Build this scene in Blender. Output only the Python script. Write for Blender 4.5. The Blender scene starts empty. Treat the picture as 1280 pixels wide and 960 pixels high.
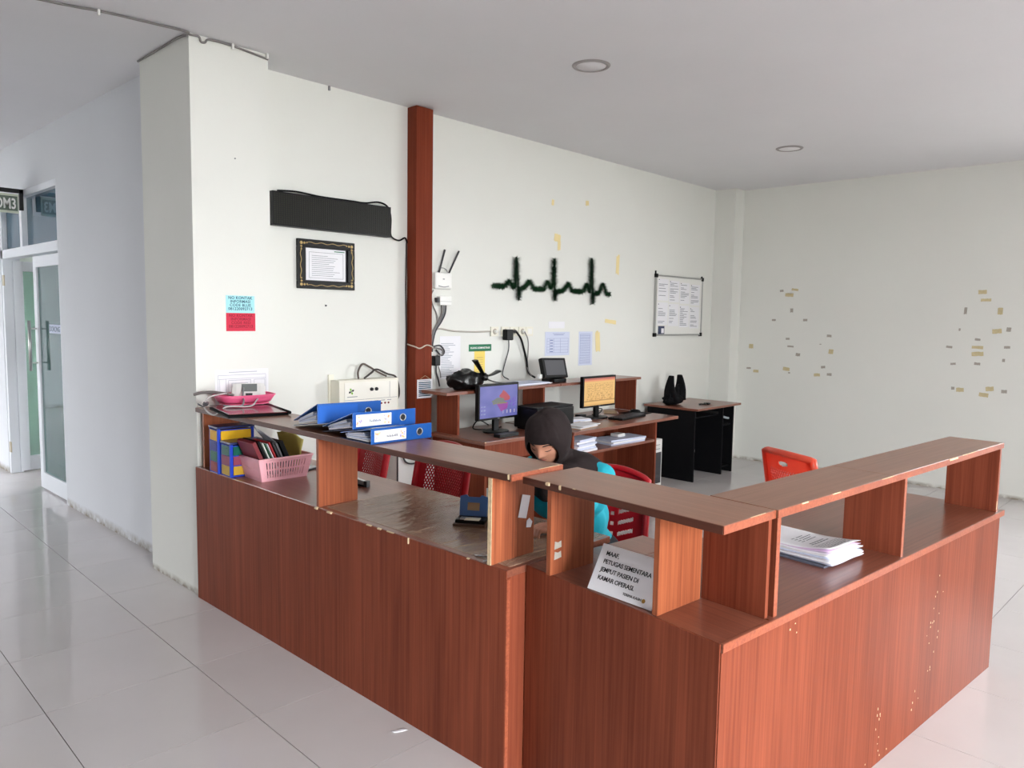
import bpy, bmesh, math, random
from mathutils import Vector, Matrix, Euler, noise as mnoise
random.seed(7)
PI = math.pi
SC = bpy.context.scene
COL = SC.collection

# ---------------------------------------------------------------- camera
cd = bpy.data.cameras.new('camera'); cam = bpy.data.objects.new('camera', cd); COL.objects.link(cam)
cd.sensor_fit = 'HORIZONTAL'; cd.sensor_width = 36.0; cd.lens = 942.482 / 1280 * 36.0
cd.clip_start = 0.05; cd.clip_end = 200
R0 = (0.68750879, -0.72600083, 0.01595173)
R1 = (-0.05340784, -0.07245906, -0.9959404)
R2 = (0.72420941, 0.68386583, -0.08859038)
cam.matrix_world = Matrix(((R0[0], -R1[0], -R2[0], -1.8126), (R0[1], -R1[1], -R2[1], -4.3489),
                           (R0[2], -R1[2], -R2[2], 1.6), (0, 0, 0, 1)))
SC.camera = cam
# ---------------------------------------------------------------- world, exposure
SC.view_settings.view_transform = 'Standard'; SC.view_settings.look = 'None'
SC.view_settings.gamma = 1; SC.view_settings.use_curve_mapping = False
SC.view_settings.exposure = 0.04
SC.cycles.max_bounces = 10; SC.cycles.diffuse_bounces = 6; SC.cycles.glossy_bounces = 4
SC.cycles.transmission_bounces = 6; SC.cycles.transparent_max_bounces = 8
SC.cycles.caustics_reflective = False; SC.cycles.caustics_refractive = False
SC.cycles.sample_clamp_indirect = 8
SC.cycles.use_denoising = True
w = bpy.data.worlds.new('overcast_sky'); SC.world = w; w.use_nodes = True
bg = w.node_tree.nodes['Background']
bg.inputs[0].default_value = (0.95, 0.975, 1.0, 1); bg.inputs[1].default_value = 42.0

# room planes (metres): back wall y=0, right wall x=XR, corridor wall x=XC, ceiling ZC
XR, XC, ZC, XL, YF, YE = 6.337, 0.113, 3.074, -5.6, -7.6, 9.5

def portal(name, loc, rot, sx, sy):
    l = bpy.data.lights.new(name, 'AREA'); l.shape = 'RECTANGLE'; l.size = sx; l.size_y = sy
    l.cycles.is_portal = True
    o = bpy.data.objects.new(name, l); o.location = loc; o.rotation_euler = rot; COL.objects.link(o); return o
WF = (-1.75, -0.15, 0.0, 2.95)      # window band in the front wall: x0 x1 z0 z1
WL = (7.1, 8.8, 0.1, 2.6)         # glazing of the corridor's outer wall: y0 y1 z0 z1
WR = (-6.6, -4.8, 1.2, 2.6)      # window of the right wall, out of frame: y0 y1 z0 z1
portal('window_portal_right', (XR+.12, (WR[0]+WR[1])/2, (WR[2]+WR[3])/2), (0, PI/2, 0), WR[3]-WR[2], WR[1]-WR[0])
portal('window_portal_front', ((WF[0]+WF[1])/2, YF-.12, (WF[2]+WF[3])/2), (PI/2, 0, 0), WF[1]-WF[0], WF[3]-WF[2])
portal('window_portal_left', (XL-.12, (WL[0]+WL[1])/2, (WL[2]+WL[3])/2), (0, -PI/2, 0), WL[3]-WL[2], WL[1]-WL[0])

# ---------------------------------------------------------------- materials
def lin(c):
    r = []
    for v in c[:3]:
        v = v/255.0
        r.append(v/12.92 if v <= .04045 else ((v+.055)/1.055)**2.4)
    return (*r, 1.0)
def nodes(name):
    m = bpy.data.materials.new(name); m.use_nodes = True
    nt = m.node_tree; return m, nt, nt.nodes['Principled BSDF']
def mat(name, c, rough=.5, metal=0, spec=.5, bump=0, bscale=60, vary=0, vscale=8, coat=0):
    m, nt, b = nodes(name)
    b.inputs['Base Color'].default_value = lin(c); b.inputs['Roughness'].default_value = rough
    b.inputs['Metallic'].default_value = metal; b.inputs['Specular IOR Level'].default_value = spec
    b.inputs['Coat Weight'].default_value = coat
    if vary or bump:
        tc = nt.nodes.new('ShaderNodeTexCoord')
    if vary:
        n = nt.nodes.new('ShaderNodeTexNoise'); n.inputs['Scale'].default_value = vscale; n.inputs['Detail'].default_value = 6
        nt.links.new(tc.outputs['Object'], n.inputs['Vector'])
        mx = nt.nodes.new('ShaderNodeMix'); mx.data_type = 'RGBA'
        k = 1-vary
        mx.inputs[6].default_value = lin((c[0]*k, c[1]*k, c[2]*k)); mx.inputs[7].default_value = lin([min(255, v*(1+vary*.5)) for v in c])
        nt.links.new(n.outputs['Fac'], mx.inputs[0]); nt.links.new(mx.outputs[2], b.inputs['Base Color'])
    if bump:
        n2 = nt.nodes.new('ShaderNodeTexNoise'); n2.inputs['Scale'].default_value = bscale; n2.inputs['Detail'].default_value = 4
        nt.links.new(tc.outputs['Object'], n2.inputs['Vector'])
        bp = nt.nodes.new('ShaderNodeBump'); bp.inputs['Strength'].default_value = bump; bp.inputs['Distance'].default_value = .005
        nt.links.new(n2.outputs['Fac'], bp.inputs['Height']); nt.links.new(bp.outputs['Normal'], b.inputs['Normal'])
    return m
def wood(name, light, dark, axis, rough=.4, spec=.4, coat=0.0, streak=1.0):
    """laminate print: fine streaks along one axis plus broad cathedral bands"""
    m, nt, b = nodes(name); L = nt.links
    tc = nt.nodes.new('ShaderNodeTexCoord')
    mp = nt.nodes.new('ShaderNodeMapping'); s = [95.0, 95.0, 95.0]; s['xyz'.index(axis)] = 1.4
    mp.inputs['Scale'].default_value = s; L.new(tc.outputs['Object'], mp.inputs['Vector'])
    n = nt.nodes.new('ShaderNodeTexNoise'); n.inputs['Scale'].default_value = 1.0; n.inputs['Detail'].default_value = 5
    n.inputs['Roughness'].default_value = .62; n.inputs['Distortion'].default_value = .35
    L.new(mp.outputs['Vector'], n.inputs['Vector'])
    mp2 = nt.nodes.new('ShaderNodeMapping'); s2 = [7.0, 7.0, 7.0]; s2['xyz'.index(axis)] = .9
    mp2.inputs['Scale'].default_value = s2; L.new(tc.outputs['Object'], mp2.inputs['Vector'])
    n2 = nt.nodes.new('ShaderNodeTexNoise'); n2.inputs['Scale'].default_value = 1.0; n2.inputs['Detail'].default_value = 3
    L.new(mp2.outputs['Vector'], n2.inputs['Vector'])
    ad = nt.nodes.new('ShaderNodeMath'); ad.operation = 'MULTIPLY_ADD'; ad.inputs[1].default_value = .62*streak
    sc = nt.nodes.new('ShaderNodeMath'); sc.operation = 'MULTIPLY'; sc.inputs[1].default_value = .34
    L.new(n2.outputs['Fac'], sc.inputs[0]); L.new(n.outputs['Fac'], ad.inputs[0]); L.new(sc.outputs[0], ad.inputs[2])
    cr = nt.nodes.new('ShaderNodeValToRGB'); cr.color_ramp.elements[0].position = .34; cr.color_ramp.elements[1].position = .64
    cr.color_ramp.elements[0].color = lin(dark); cr.color_ramp.elements[1].color = lin(light)
    L.new(ad.outputs[0], cr.inputs['Fac']); L.new(cr.outputs['Color'], b.inputs['Base Color'])
    b.inputs['Roughness'].default_value = rough; b.inputs['Specular IOR Level'].default_value = spec
    b.inputs['Coat Weight'].default_value = coat; b.inputs['Coat Roughness'].default_value = .15
    return m
def wall_paint(name, c, dirt=True, dh=.07):
    m, nt, b = nodes(name); L = nt.links
    geo = nt.nodes.new('ShaderNodeNewGeometry'); sep = nt.nodes.new('ShaderNodeSeparateXYZ'); L.new(geo.outputs['Position'], sep.inputs[0])
    n = nt.nodes.new('ShaderNodeTexNoise'); n.inputs['Scale'].default_value = 1.3; n.inputs['Detail'].default_value = 5
    L.new(geo.outputs['Position'], n.inputs['Vector'])
    mx = nt.nodes.new('ShaderNodeMix'); mx.data_type = 'RGBA'
    mx.inputs[6].default_value = lin([v*.965 for v in c]); mx.inputs[7].default_value = lin(c)
    L.new(n.outputs['Fac'], mx.inputs[0])
    if dirt:                                    # scuffed, damp-stained foot of the wall
        n2 = nt.nodes.new('ShaderNodeTexNoise'); n2.inputs['Scale'].default_value = 14; n2.inputs['Detail'].default_value = 7
        L.new(geo.outputs['Position'], n2.inputs['Vector'])
        mr = nt.nodes.new('ShaderNodeMapRange'); mr.inputs[1].default_value = .005; mr.inputs[2].default_value = dh
        mr.inputs[3].default_value = 1.0; mr.inputs[4].default_value = 0.0
        L.new(sep.outputs['Z'], mr.inputs[0])
        mu = nt.nodes.new('ShaderNodeMath'); mu.operation = 'MULTIPLY'; L.new(mr.outputs[0], mu.inputs[0])
        mr2 = nt.nodes.new('ShaderNodeMapRange'); mr2.inputs[1].default_value = .3; mr2.inputs[2].default_value = .6
        L.new(n2.outputs['Fac'], mr2.inputs[0]); L.new(mr2.outputs[0], mu.inputs[1])
        mx2 = nt.nodes.new('ShaderNodeMix'); mx2.data_type = 'RGBA'; mx2.inputs[7].default_value = lin((142, 132, 118))
        L.new(mx.outputs[2], mx2.inputs[6]); L.new(mu.outputs[0], mx2.inputs[0]); L.new(mx2.outputs[2], b.inputs['Base Color'])
    else:
        L.new(mx.outputs[2], b.inputs['Base Color'])
    b.inputs['Roughness'].default_value = .75; b.inputs['Specular IOR Level'].default_value = .25
    n3 = nt.nodes.new('ShaderNodeTexNoise'); n3.inputs['Scale'].default_value = 9; n3.inputs['Detail'].default_value = 8
    L.new(geo.outputs['Position'], n3.inputs['Vector'])
    bp = nt.nodes.new('ShaderNodeBump'); bp.inputs['Strength'].default_value = .12; bp.inputs['Distance'].default_value = .01
    L.new(n3.outputs['Fac'], bp.inputs['Height']); L.new(bp.outputs['Normal'], b.inputs['Normal'])
    return m
def glass(name, tint, alpha_mix=.55, rough=.03):
    """tinted sheet glass: mirror-like coat over coloured see-through"""
    m = bpy.data.materials.new(name); m.use_nodes = True; nt = m.node_tree; nt.nodes.clear(); L = nt.links
    out = nt.nodes.new('ShaderNodeOutputMaterial'); tr = nt.nodes.new('ShaderNodeBsdfTransparent'); tr.inputs[0].default_value = lin(tint)
    df = nt.nodes.new('ShaderNodeBsdfDiffuse'); df.inputs[0].default_value = lin(tint)          # the window film scatters a little
    m0 = nt.nodes.new('ShaderNodeMixShader'); m0.inputs[0].default_value = alpha_mix
    gl = nt.nodes.new('ShaderNodeBsdfGlossy'); gl.inputs['Roughness'].default_value = rough
    fr = nt.nodes.new('ShaderNodeFresnel'); fr.inputs[0].default_value = 1.5
    ms = nt.nodes.new('ShaderNodeMixShader'); L.new(fr.outputs[0], ms.inputs[0]); L.new(tr.outputs[0], m0.inputs[1]); L.new(df.outputs[0], m0.inputs[2])
    L.new(m0.outputs[0], ms.inputs[1]); L.new(gl.outputs[0], ms.inputs[2])
    L.new(ms.outputs[0], out.inputs[0]); return m
def screen_mat(name, strength):
    m = bpy.data.materials.new(name); m.use_nodes = True; nt = m.node_tree; b = nt.nodes['Principled BSDF']
    a = nt.nodes.new('ShaderNodeVertexColor'); a.layer_name = 'Col'
    b.inputs['Base Color'].default_value = (.01, .01, .01, 1); b.inputs['Roughness'].default_value = .25
    nt.links.new(a.outputs['Color'], b.inputs['Emission Color']); b.inputs['Emission Strength'].default_value = strength
    return m

M = {}
M['wall'] = wall_paint('white_wall_paint', (231, 232, 226), True, .04)
M['wall_far'] = wall_paint('low_bounce_wall_paint', (118, 116, 110))  # unseen left and front walls, colour darkened to cut bounced light
M['wall_cool'] = wall_paint('cool_white_wall_paint', (222, 225, 230))
M['ceiling'] = wall_paint('ceiling_paint', (226, 226, 229), False)
M['ceil_plain'] = mat('ceiling_white', (228, 227, 229), .7)
PANL, PAND = (142, 75, 53), (107, 52, 36)
M['wood_z'] = wood('brown_laminate_vertical', PANL, PAND, 'z', .5, .08)
M['wood_z_lit'] = wood('lit_brown_laminate_vertical', (170, 98, 64), (122, 62, 40), 'z', .45, .2)  # same brown laminate, daylight on the window-facing uprights put into its colour
M['wood_x'] = wood('brown_laminate_top_lengthwise', (140, 86, 66), (108, 60, 46), 'x', .3, .5, .25)
M['wood_y'] = wood('brown_laminate_top_crosswise', (140, 86, 66), (108, 60, 46), 'y', .3, .5, .25)
M['shelf_x'] = wood('faded_laminate_shelf_lengthwise', (152, 104, 80), (122, 78, 58), 'x', .33, .5, .2)
M['shelf_y'] = wood('faded_laminate_shelf_crosswise', (152, 104, 80), (122, 78, 58), 'y', .33, .5, .2)
M['chip'] = mat('bare_chipboard', (220, 194, 156), .8, vary=.25, vscale=60)
M['edge'] = wood('edge_band', (168, 92, 62), (128, 62, 42), 'y', .45)
M['edgedark'] = wood('dark_edge_band', (98, 56, 42), (74, 42, 32), 'y', .5, .2)
M['post'] = wood('post_laminate', (128, 58, 36), (106, 44, 27), 'z', .55, .1)
M['tile'] = None
M['white'] = mat('white_plastic', (232, 232, 228), .4)
M['cream'] = mat('cream_enamel', (230, 227, 212), .45)
M['black'] = mat('black_plastic', (9, 9, 10), .4, spec=.25)
M['blackrough'] = mat('black_matt', (11, 11, 14), .75, spec=.15)
M['blackgloss'] = mat('black_polythene', (10, 10, 11), .28, bump=.5, bscale=45)
M['darkgrey'] = mat('dark_grey_plastic', (58, 58, 62), .5)
M['grey'] = mat('grey_plastic', (130, 132, 135), .5)
M['paper'] = mat('white_paper', (236, 236, 240), .8)
M['paperblue'] = mat('bluish_paper', (205, 212, 232), .8)
M['ink'] = mat('black_ink', (26, 26, 30), .8)
M['inkgrey'] = mat('grey_print', (120, 124, 132), .8)
M['inkpale'] = mat('pale_grey_print', (176, 180, 190), .8)
M['inkblue'] = mat('blue_print', (120, 132, 178), .8)
M['metal'] = mat('brushed_steel', (190, 190, 190), .3, 1)
M['alu'] = mat('white_aluminium', (226, 230, 236), .35, .0)
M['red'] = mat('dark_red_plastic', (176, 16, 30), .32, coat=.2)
M['redbacklit'] = mat('backlit_red_plastic', (246, 108, 80), .32, coat=.2)  # red chair plastic with its backlit glow lightened into the base colour
def translucent(m, k):
    nt = m.node_tree; b = nt.nodes['Principled BSDF']; out = nt.nodes['Material Output']
    tl = nt.nodes.new('ShaderNodeBsdfTranslucent'); tl.inputs[0].default_value = b.inputs['Base Color'].default_value
    mx = nt.nodes.new('ShaderNodeMixShader'); mx.inputs[0].default_value = k
    nt.links.new(b.outputs[0], mx.inputs[1]); nt.links.new(tl.outputs[0], mx.inputs[2]); nt.links.new(mx.outputs[0], out.inputs[0])
translucent(M['redbacklit'], .45); translucent(M['red'], .2)
M['blue'] = mat('blue_binder_board', (16, 82, 160), .35, bump=.1, bscale=200)
M['bluedark'] = mat('navy_binder_cloth', (20, 34, 78), .6)
M['rackblue'] = mat('blue_rack_plastic', (22, 58, 176), .5, spec=.25)
M['yellow'] = mat('yellow_plastic', (214, 164, 22), .5, spec=.2)
M['green'] = mat('green_plastic', (14, 92, 76), .5, spec=.2)
M['drawerblue'] = mat('navy_plastic', (18, 34, 124), .5, spec=.2)
M['drawerred'] = mat('maroon_plastic', (132, 28, 38), .5, spec=.2)
M['mauve'] = mat('mauve_plastic', (140, 66, 88), .5, spec=.2)
M['ochre'] = mat('ochre_plastic', (188, 152, 48), .5, spec=.2)
M['pink'] = mat('pink_plastic', (250, 186, 196), .45)
M['hotpink'] = mat('hot_pink_plastic', (244, 104, 148), .4)
M['cyan'] = mat('turquoise_cloth', (22, 158, 176), .85, bump=.35, bscale=55)
M['hijab'] = mat('black_brown_cloth', (38, 30, 30), .9, bump=.3, bscale=70, spec=.2)
M['trouser'] = mat('dark_trouser_cloth', (26, 26, 34), .9)
M['skin'] = mat('skin', (196, 138, 112), .5, vary=.05, vscale=20)
M['lip'] = mat('lip', (170, 96, 88), .5)
M['brow'] = mat('eyebrow_hair', (52, 36, 32), .8)
M['tape'] = mat('yellowed_tape', (206, 192, 150), .6, vary=.12, vscale=40)
M['tapegrey'] = mat('grey_tape_residue', (172, 166, 156), .7, vary=.1, vscale=40)
M['tapecream'] = mat('cream_tape', (236, 218, 160), .6)
M['tinsel'] = mat('dark_green_tinsel', (14, 62, 30), .5)
M['greenpaper'] = mat('green_card', (40, 120, 84), .7)
M['yellowpaper'] = mat('yellow_paper', (240, 214, 112), .8)
M['cyanpaper'] = mat('light_cyan_paper', (168, 226, 232), .7)
M['redpaper'] = mat('crimson_paper', (206, 34, 66), .6)
M['redink'] = mat('dark_red_ink', (140, 20, 44), .8)
M['tealink'] = mat('dark_teal_print', (22, 76, 100), .7)
M['gold'] = mat('gold_ornament', (196, 168, 112), .4, .4)
M['maroon'] = mat('maroon_leatherette', (112, 34, 42), .25, coat=.4)
M['kraft'] = mat('kraft_card', (178, 150, 118), .8)
M['brass'] = mat('hinge_steel', (170, 160, 140), .4, 1)
M['glassteal'] = glass('teal_tinted_glass', (112, 164, 158), .34)
M['glassblue'] = glass('blue_tinted_glass', (84, 128, 152), .5)
M['dormglass'] = glass('backlit_teal_glass', (196, 226, 214), .45)  # door glass of the far leaf, light from behind put into a paler tint

# ---------------------------------------------------------------- mesh helpers
class MB:
    def __init__(s): s.v = []; s.f = []; s.mi = []; s.sm = []
    def add(s, vs, fs, mi=0, smooth=False):
        o = len(s.v); s.v += [tuple(v) for v in vs]
        for f in fs: s.f.append(tuple(i+o for i in f)); s.mi.append(mi); s.sm.append(smooth)
        return s
    def box(s, x0, x1, y0, y1, z0, z1, mi=0, mtx=None, bev=0.0):
        if x0 > x1: x0, x1 = x1, x0
        if y0 > y1: y0, y1 = y1, y0
        if z0 > z1: z0, z1 = z1, z0
        if bev <= 0:
            vs = [Vector((x, y, z)) for z in (z0, z1) for y in (y0, y1) for x in (x0, x1)]
            fs = [(0, 2, 3, 1), (4, 5, 7, 6), (0, 1, 5, 4), (2, 6, 7, 3), (0, 4, 6, 2), (1, 3, 7, 5)]
        else:
            bm = bmesh.new(); bmesh.ops.create_cube(bm, size=1)
            for v in bm.verts: v.co = Vector(((x0+x1)/2+v.co.x*(x1-x0), (y0+y1)/2+v.co.y*(y1-y0), (z0+z1)/2+v.co.z*(z1-z0)))
            bmesh.ops.bevel(bm, geom=bm.edges[:], offset=min(bev, .45*min(x1-x0, y1-y0, z1-z0)), segments=2, profile=.6, affect='EDGES')
            bm.verts.index_update(); vs = [v.co.copy() for v in bm.verts]; fs = [tuple(v.index for v in f.verts) for f in bm.faces]; bm.free()
        if mtx is not None: vs = [mtx @ v for v in vs]
        return s.add(vs, fs, mi)
    def quad(s, a, b, c, d, mi=0): return s.add([a, b, c, d], [(0, 1, 2, 3)], mi)
    def prism(s, pts, z0, z1, mi=0, mtx=None):
        n = len(pts); vs = [Vector((p[0], p[1], z0)) for p in pts]+[Vector((p[0], p[1], z1)) for p in pts]
        if mtx is not None: vs = [mtx @ v for v in vs]
        fs = [tuple(range(n-1, -1, -1)), tuple(range(n, 2*n))]+[(i, (i+1) % n, n+(i+1) % n, n+i) for i in range(n)]
        return s.add(vs, fs, mi)
    def tube(s, pts, r, seg=8, mi=0, cap=True, sy=1.0):
        pts = [Vector(p) for p in pts]; n = len(pts); rr = r if isinstance(r, (list, tuple)) else [r]*n
        vs = []; up = None
        for i, p in enumerate(pts):
            t = (pts[min(i+1, n-1)]-pts[max(i-1, 0)]); t = t.normalized() if t.length > 1e-9 else Vector((0, 0, 1))
            if up is None: up = Vector((0, 0, 1)) if abs(t.z) < .9 else Vector((1, 0, 0))
            a = t.cross(up); a = a.normalized() if a.length > 1e-6 else t.orthogonal().normalized()
            b = a.cross(t).normalized(); up = b
            for k in range(seg):
                an = 2*PI*k/seg; vs.append(p+a*(math.cos(an)*rr[i])+b*(math.sin(an)*rr[i]*sy))
        fs = [(i*seg+k, i*seg+(k+1) % seg, (i+1)*seg+(k+1) % seg, (i+1)*seg+k) for i in range(n-1) for k in range(seg)]
        s.add(vs, fs, mi, True)
        if cap:
            o = len(s.v)-len(vs); s.f.append(tuple(o+k for k in range(seg-1, -1, -1))); s.f.append(tuple(o+(n-1)*seg+k for k in range(seg)))
            s.mi += [mi, mi]; s.sm += [False, False]
        return s
    def lathe(s, prof, seg=24, mi=0, mtx=None):
        vs = []
        for r, z in prof:
            for k in range(seg): a = 2*PI*k/seg; vs.append(Vector((r*math.cos(a), r*math.sin(a), z)))
        if mtx is not None: vs = [mtx @ v for v in vs]
        n = len(prof); fs = [(i*seg+k, i*seg+(k+1) % seg, (i+1)*seg+(k+1) % seg, (i+1)*seg+k) for i in range(n-1) for k in range(seg)]
        s.add(vs, fs, mi, True); return s
    def grid(s, nu, nv, fn, mi=0, keep=None, smooth=True):
        vs = [Vector(fn(i/nu, j/nv)) for j in range(nv+1) for i in range(nu+1)]
        fs = [(j*(nu+1)+i, j*(nu+1)+i+1, (j+1)*(nu+1)+i+1, (j+1)*(nu+1)+i) for j in range(nv) for i in range(nu) if keep is None or keep((i+.5)/nu, (j+.5)/nv)]
        return s.add(vs, fs, mi, smooth)
    def mesh(s, name, mats):
        me = bpy.data.meshes.new(name); me.from_pydata([tuple(v) for v in s.v], [], s.f)
        for m in (mats if isinstance(mats, (list, tuple)) else [mats]): me.materials.append(m)
        for p, i, sm in zip(me.polygons, s.mi, s.sm): p.material_index = i; p.use_smooth = sm
        me.validate(); me.update(); return me
def fixn(me):
    bm = bmesh.new(); bm.from_mesh(me); bmesh.ops.delete(bm, geom=[v for v in bm.verts if not v.link_faces], context='VERTS'); bmesh.ops.recalc_face_normals(bm, faces=bm.faces[:]); bm.to_mesh(me); bm.free()
def thick(o, t, off=0.0):
    m = o.modifiers.new('thickness', 'SOLIDIFY'); m.thickness = t; m.offset = off; return o
def tag(o, label=None, cat=None, group=None, kind=None):
    if label: o['label'] = label
    if cat: o['category'] = cat
    if group: o['group'] = group
    if kind: o['kind'] = kind
    return o
def thing(name, label, cat, loc=(0, 0, 0), rz=0.0, group=None):
    o = bpy.data.objects.new(name, None); o.empty_display_size = .05; COL.objects.link(o)
    o.location = loc; o.rotation_euler = (0, 0, rz); return tag(o, label, cat, group)
def obj(name, mb, mats, parent=None, label=None):
    me = mb if isinstance(mb, bpy.types.Mesh) else mb.mesh(name, mats)
    if not isinstance(mb, bpy.types.Mesh): fixn(me)
    o = bpy.data.objects.new(name, me); COL.objects.link(o)
    if parent: o.parent = parent
    if label: o['label'] = label
    return o
def solo(name, mb, mats, label, cat, group=None):
    """a thing that is one mesh: origin moved to its base centre"""
    xs, ys, zs = zip(*[tuple(v) for v in mb.v]); c = ((min(xs)+max(xs))/2, (min(ys)+max(ys))/2, min(zs))
    mb.v = [(v[0]-c[0], v[1]-c[1], v[2]-c[2]) for v in mb.v]
    o = obj(name, mb, mats); o.location = c; return tag(o, label, cat, group)
def struct(name, mb, mats, parent=None):
    o = obj(name, mb, mats, parent)
    if parent is None: o['kind'] = 'structure'
    return o
def B(*a, **k): return MB().box(*a, **k)
def copy_tree(o, parent=None):
    c = o.copy(); COL.objects.link(c); c.parent = parent
    for ch in list(o.children): copy_tree(ch, c)
    return c
def text_mesh(name, s, size, matl, mtx, parent, align='LEFT', spacing=1.0, line=1.0, bold=0.0):
    cu = bpy.data.curves.new(name, 'FONT'); cu.body = s; cu.size = size; cu.align_x = align; cu.space_character = spacing
    cu.space_line = line; cu.offset = bold; cu.extrude = .0003; cu.resolution_u = 3
    t = bpy.data.objects.new(name+'_tmp', cu); COL.objects.link(t)
    bpy.context.view_layer.update()
    me = bpy.data.meshes.new_from_object(t.evaluated_get(bpy.context.evaluated_depsgraph_get()))
    bpy.data.objects.remove(t); bpy.data.curves.remove(cu)
    me.name = name; me.materials.clear(); me.materials.append(matl); me.transform(mtx)
    o = bpy.data.objects.new(name, me); COL.objects.link(o); o.parent = parent; return o
def frame3(ax, ay, az, o):
    ax, ay, az, o = Vector(ax), Vector(ay), Vector(az), Vector(o)
    return Matrix(((ax.x, ay.x, az.x, o.x), (ax.y, ay.y, az.y, o.y), (ax.z, ay.z, az.z, o.z), (0, 0, 0, 1)))
def smooth_path(pts, n=6):
    pts = [Vector(p) for p in pts]; out = []
    for i in range(len(pts)-1):
        p0, p1, p2, p3 = pts[max(i-1, 0)], pts[i], pts[i+1], pts[min(i+2, len(pts)-1)]
        for k in range(n):
            t = k/n; out.append(.5*((2*p1)+(p2-p0)*t+(2*p0-5*p1+4*p2-p3)*t*t+(3*p1-p0-3*p2+p3)*t**3))
    return out+[pts[-1]]

# ================================================================ SETTING
T = .16
# --- back wall y=0..T from the pillar to the corner
struct('wall_back', B(.30, XR, 0, T, 0, ZC), M['wall'])
struct('wall_right', MB().box(XR, XR+T, WR[1], T, 0, ZC).box(XR, XR+T, YF, WR[0], 0, ZC).box(XR, XR+T, WR[0], WR[1], 0, WR[2]).box(XR, XR+T, WR[0], WR[1], WR[3], ZC), M['wall'])
# pillar between hall and corridor, pilaster in the far corner
p = MB().box(0, .456, -.241, .43, 0, ZC)
struct('wall_pillar', p, M['wall'])
struct('wall_corner_pilaster', B(6.129, XR, -.249, 0, 0, ZC), M['wall'])
# corridor wall with the door opening
DY0, DY1, DZ = 2.475, 4.24, 2.64
p = MB().box(XC, XC+T, .43, DY0, 0, ZC).box(XC, XC+T, DY1, YE, 0, ZC).box(XC, XC+T, DY0, DY1, DZ, ZC)
struct('wall_corridor', p, M['wall_cool'])
# outer wall of the corridor with its glazing, front wall with its window band
p = MB().box(XL-T, XL, YF, WL[0], 0, ZC).box(XL-T, XL, WL[1], YE, 0, ZC).box(XL-T, XL, WL[0], WL[1], 0, WL[2]).box(XL-T, XL, WL[0], WL[1], WL[3], ZC)
struct('wall_left', p, M['wall_far'])
p = MB().box(XL, WF[0], YF-T, YF, 0, ZC).box(WF[1], XR, YF-T, YF, 0, ZC).box(WF[0], WF[1], YF-T, YF, 0, WF[2]).box(WF[0], WF[1], YF-T, YF, WF[3], ZC)
struct('wall_front', p, M['wall_far'])
struct('wall_corridor_end', B(XL, XC, YE, YE+T, 0, ZC), M['wall_cool'])
# dormitory behind the glass door
DX1, DY2 = 4.2, 6.4
p = MB().box(DX1, DX1+T, T, DY2, 0, .9).box(DX1, DX1+T, T, 3.2, .9, ZC).box(DX1, DX1+T, 4.8, DY2, .9, ZC).box(DX1, DX1+T, 3.2, 4.8, 2.1, ZC)
struct('wall_dormitory_far', p, M['wall_cool'])
struct('wall_dormitory_side', B(XC+T, DX1, DY2, DY2+T, 0, ZC), mat('pale_green_paint', (222, 230, 222), .7))
struct('ceiling', B(XL-T, XR+T, YF-T, YE+T, ZC, ZC+.15), M['ceiling'])

# --- floor: a bed of dark grout with 60 cm polished tiles laid on it, each tile an object
fl = struct('floor', B(XL-T, XR+T, YF-T, YE+T, -.16, -.004), mat('grout', (92, 86, 82), .9, spec=.1))
def tile_material():
    m, nt, b = nodes('polished_porcelain_tile'); L = nt.links
    geo = nt.nodes.new('ShaderNodeNewGeometry'); oi = nt.nodes.new('ShaderNodeObjectInfo')
    n = nt.nodes.new('ShaderNodeTexNoise'); n.inputs['Scale'].default_value = 3.5; n.inputs['Detail'].default_value = 7
    L.new(geo.outputs['Position'], n.inputs['Vector'])
    ad = nt.nodes.new('ShaderNodeMath'); ad.operation = 'MULTIPLY_ADD'; ad.inputs[1].default_value = .35
    L.new(oi.outputs['Random'], ad.inputs[0]); 
    sb = nt.nodes.new('ShaderNodeMath'); sb.operation = 'MULTIPLY'; sb.inputs[1].default_value = .65
    L.new(n.outputs['Fac'], sb.inputs[0]); L.new(sb.outputs[0], ad.inputs[2])
    mx = nt.nodes.new('ShaderNodeMix'); mx.data_type = 'RGBA'; mx.inputs[6].default_value = lin((192, 187, 186)); mx.inputs[7].default_value = lin((206, 201, 200))
    L.new(ad.outputs[0], mx.inputs[0]); L.new(mx.outputs[2], b.inputs['Base Color'])
    n2 = nt.nodes.new('ShaderNodeTexNoise'); n2.inputs['Scale'].default_value = 6; n2.inputs['Detail'].default_value = 5
    L.new(geo.outputs['Position'], n2.inputs['Vector'])
    mr = nt.nodes.new('ShaderNodeMapRange'); mr.inputs[3].default_value = .04; mr.inputs[4].default_value = .13
    L.new(n2.outputs['Fac'], mr.inputs[0]); L.new(mr.outputs[0], b.inputs['Roughness'])
    b.inputs['Specular IOR Level'].default_value = .5
    n3 = nt.nodes.new('ShaderNodeTexNoise'); n3.inputs['Scale'].default_value = 2.2; L.new(geo.outputs['Position'], n3.inputs['Vector'])
    bp = nt.nodes.new('ShaderNodeBump'); bp.inputs['Strength'].default_value = .05; bp.inputs['Distance'].default_value = .02
    L.new(n3.outputs['Fac'], bp.inputs['Height']); L.new(bp.outputs['Normal'], b.inputs['Normal'])
    return m
M['tile'] = tile_material()
PT, GA = .5955, .0016
GYAW = -.026
gx, gy = Vector((math.cos(GYAW), math.sin(GYAW))), Vector((-math.sin(GYAW), math.cos(GYAW)))
GO = Vector((-.392, -1.06))
h = PT/2-GA
tme = MB().box(-h, h, -h, h, -.006, 0).mesh('tile', M['tile']); fixn(tme)
Minv = cam.matrix_world.inverted()
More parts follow.
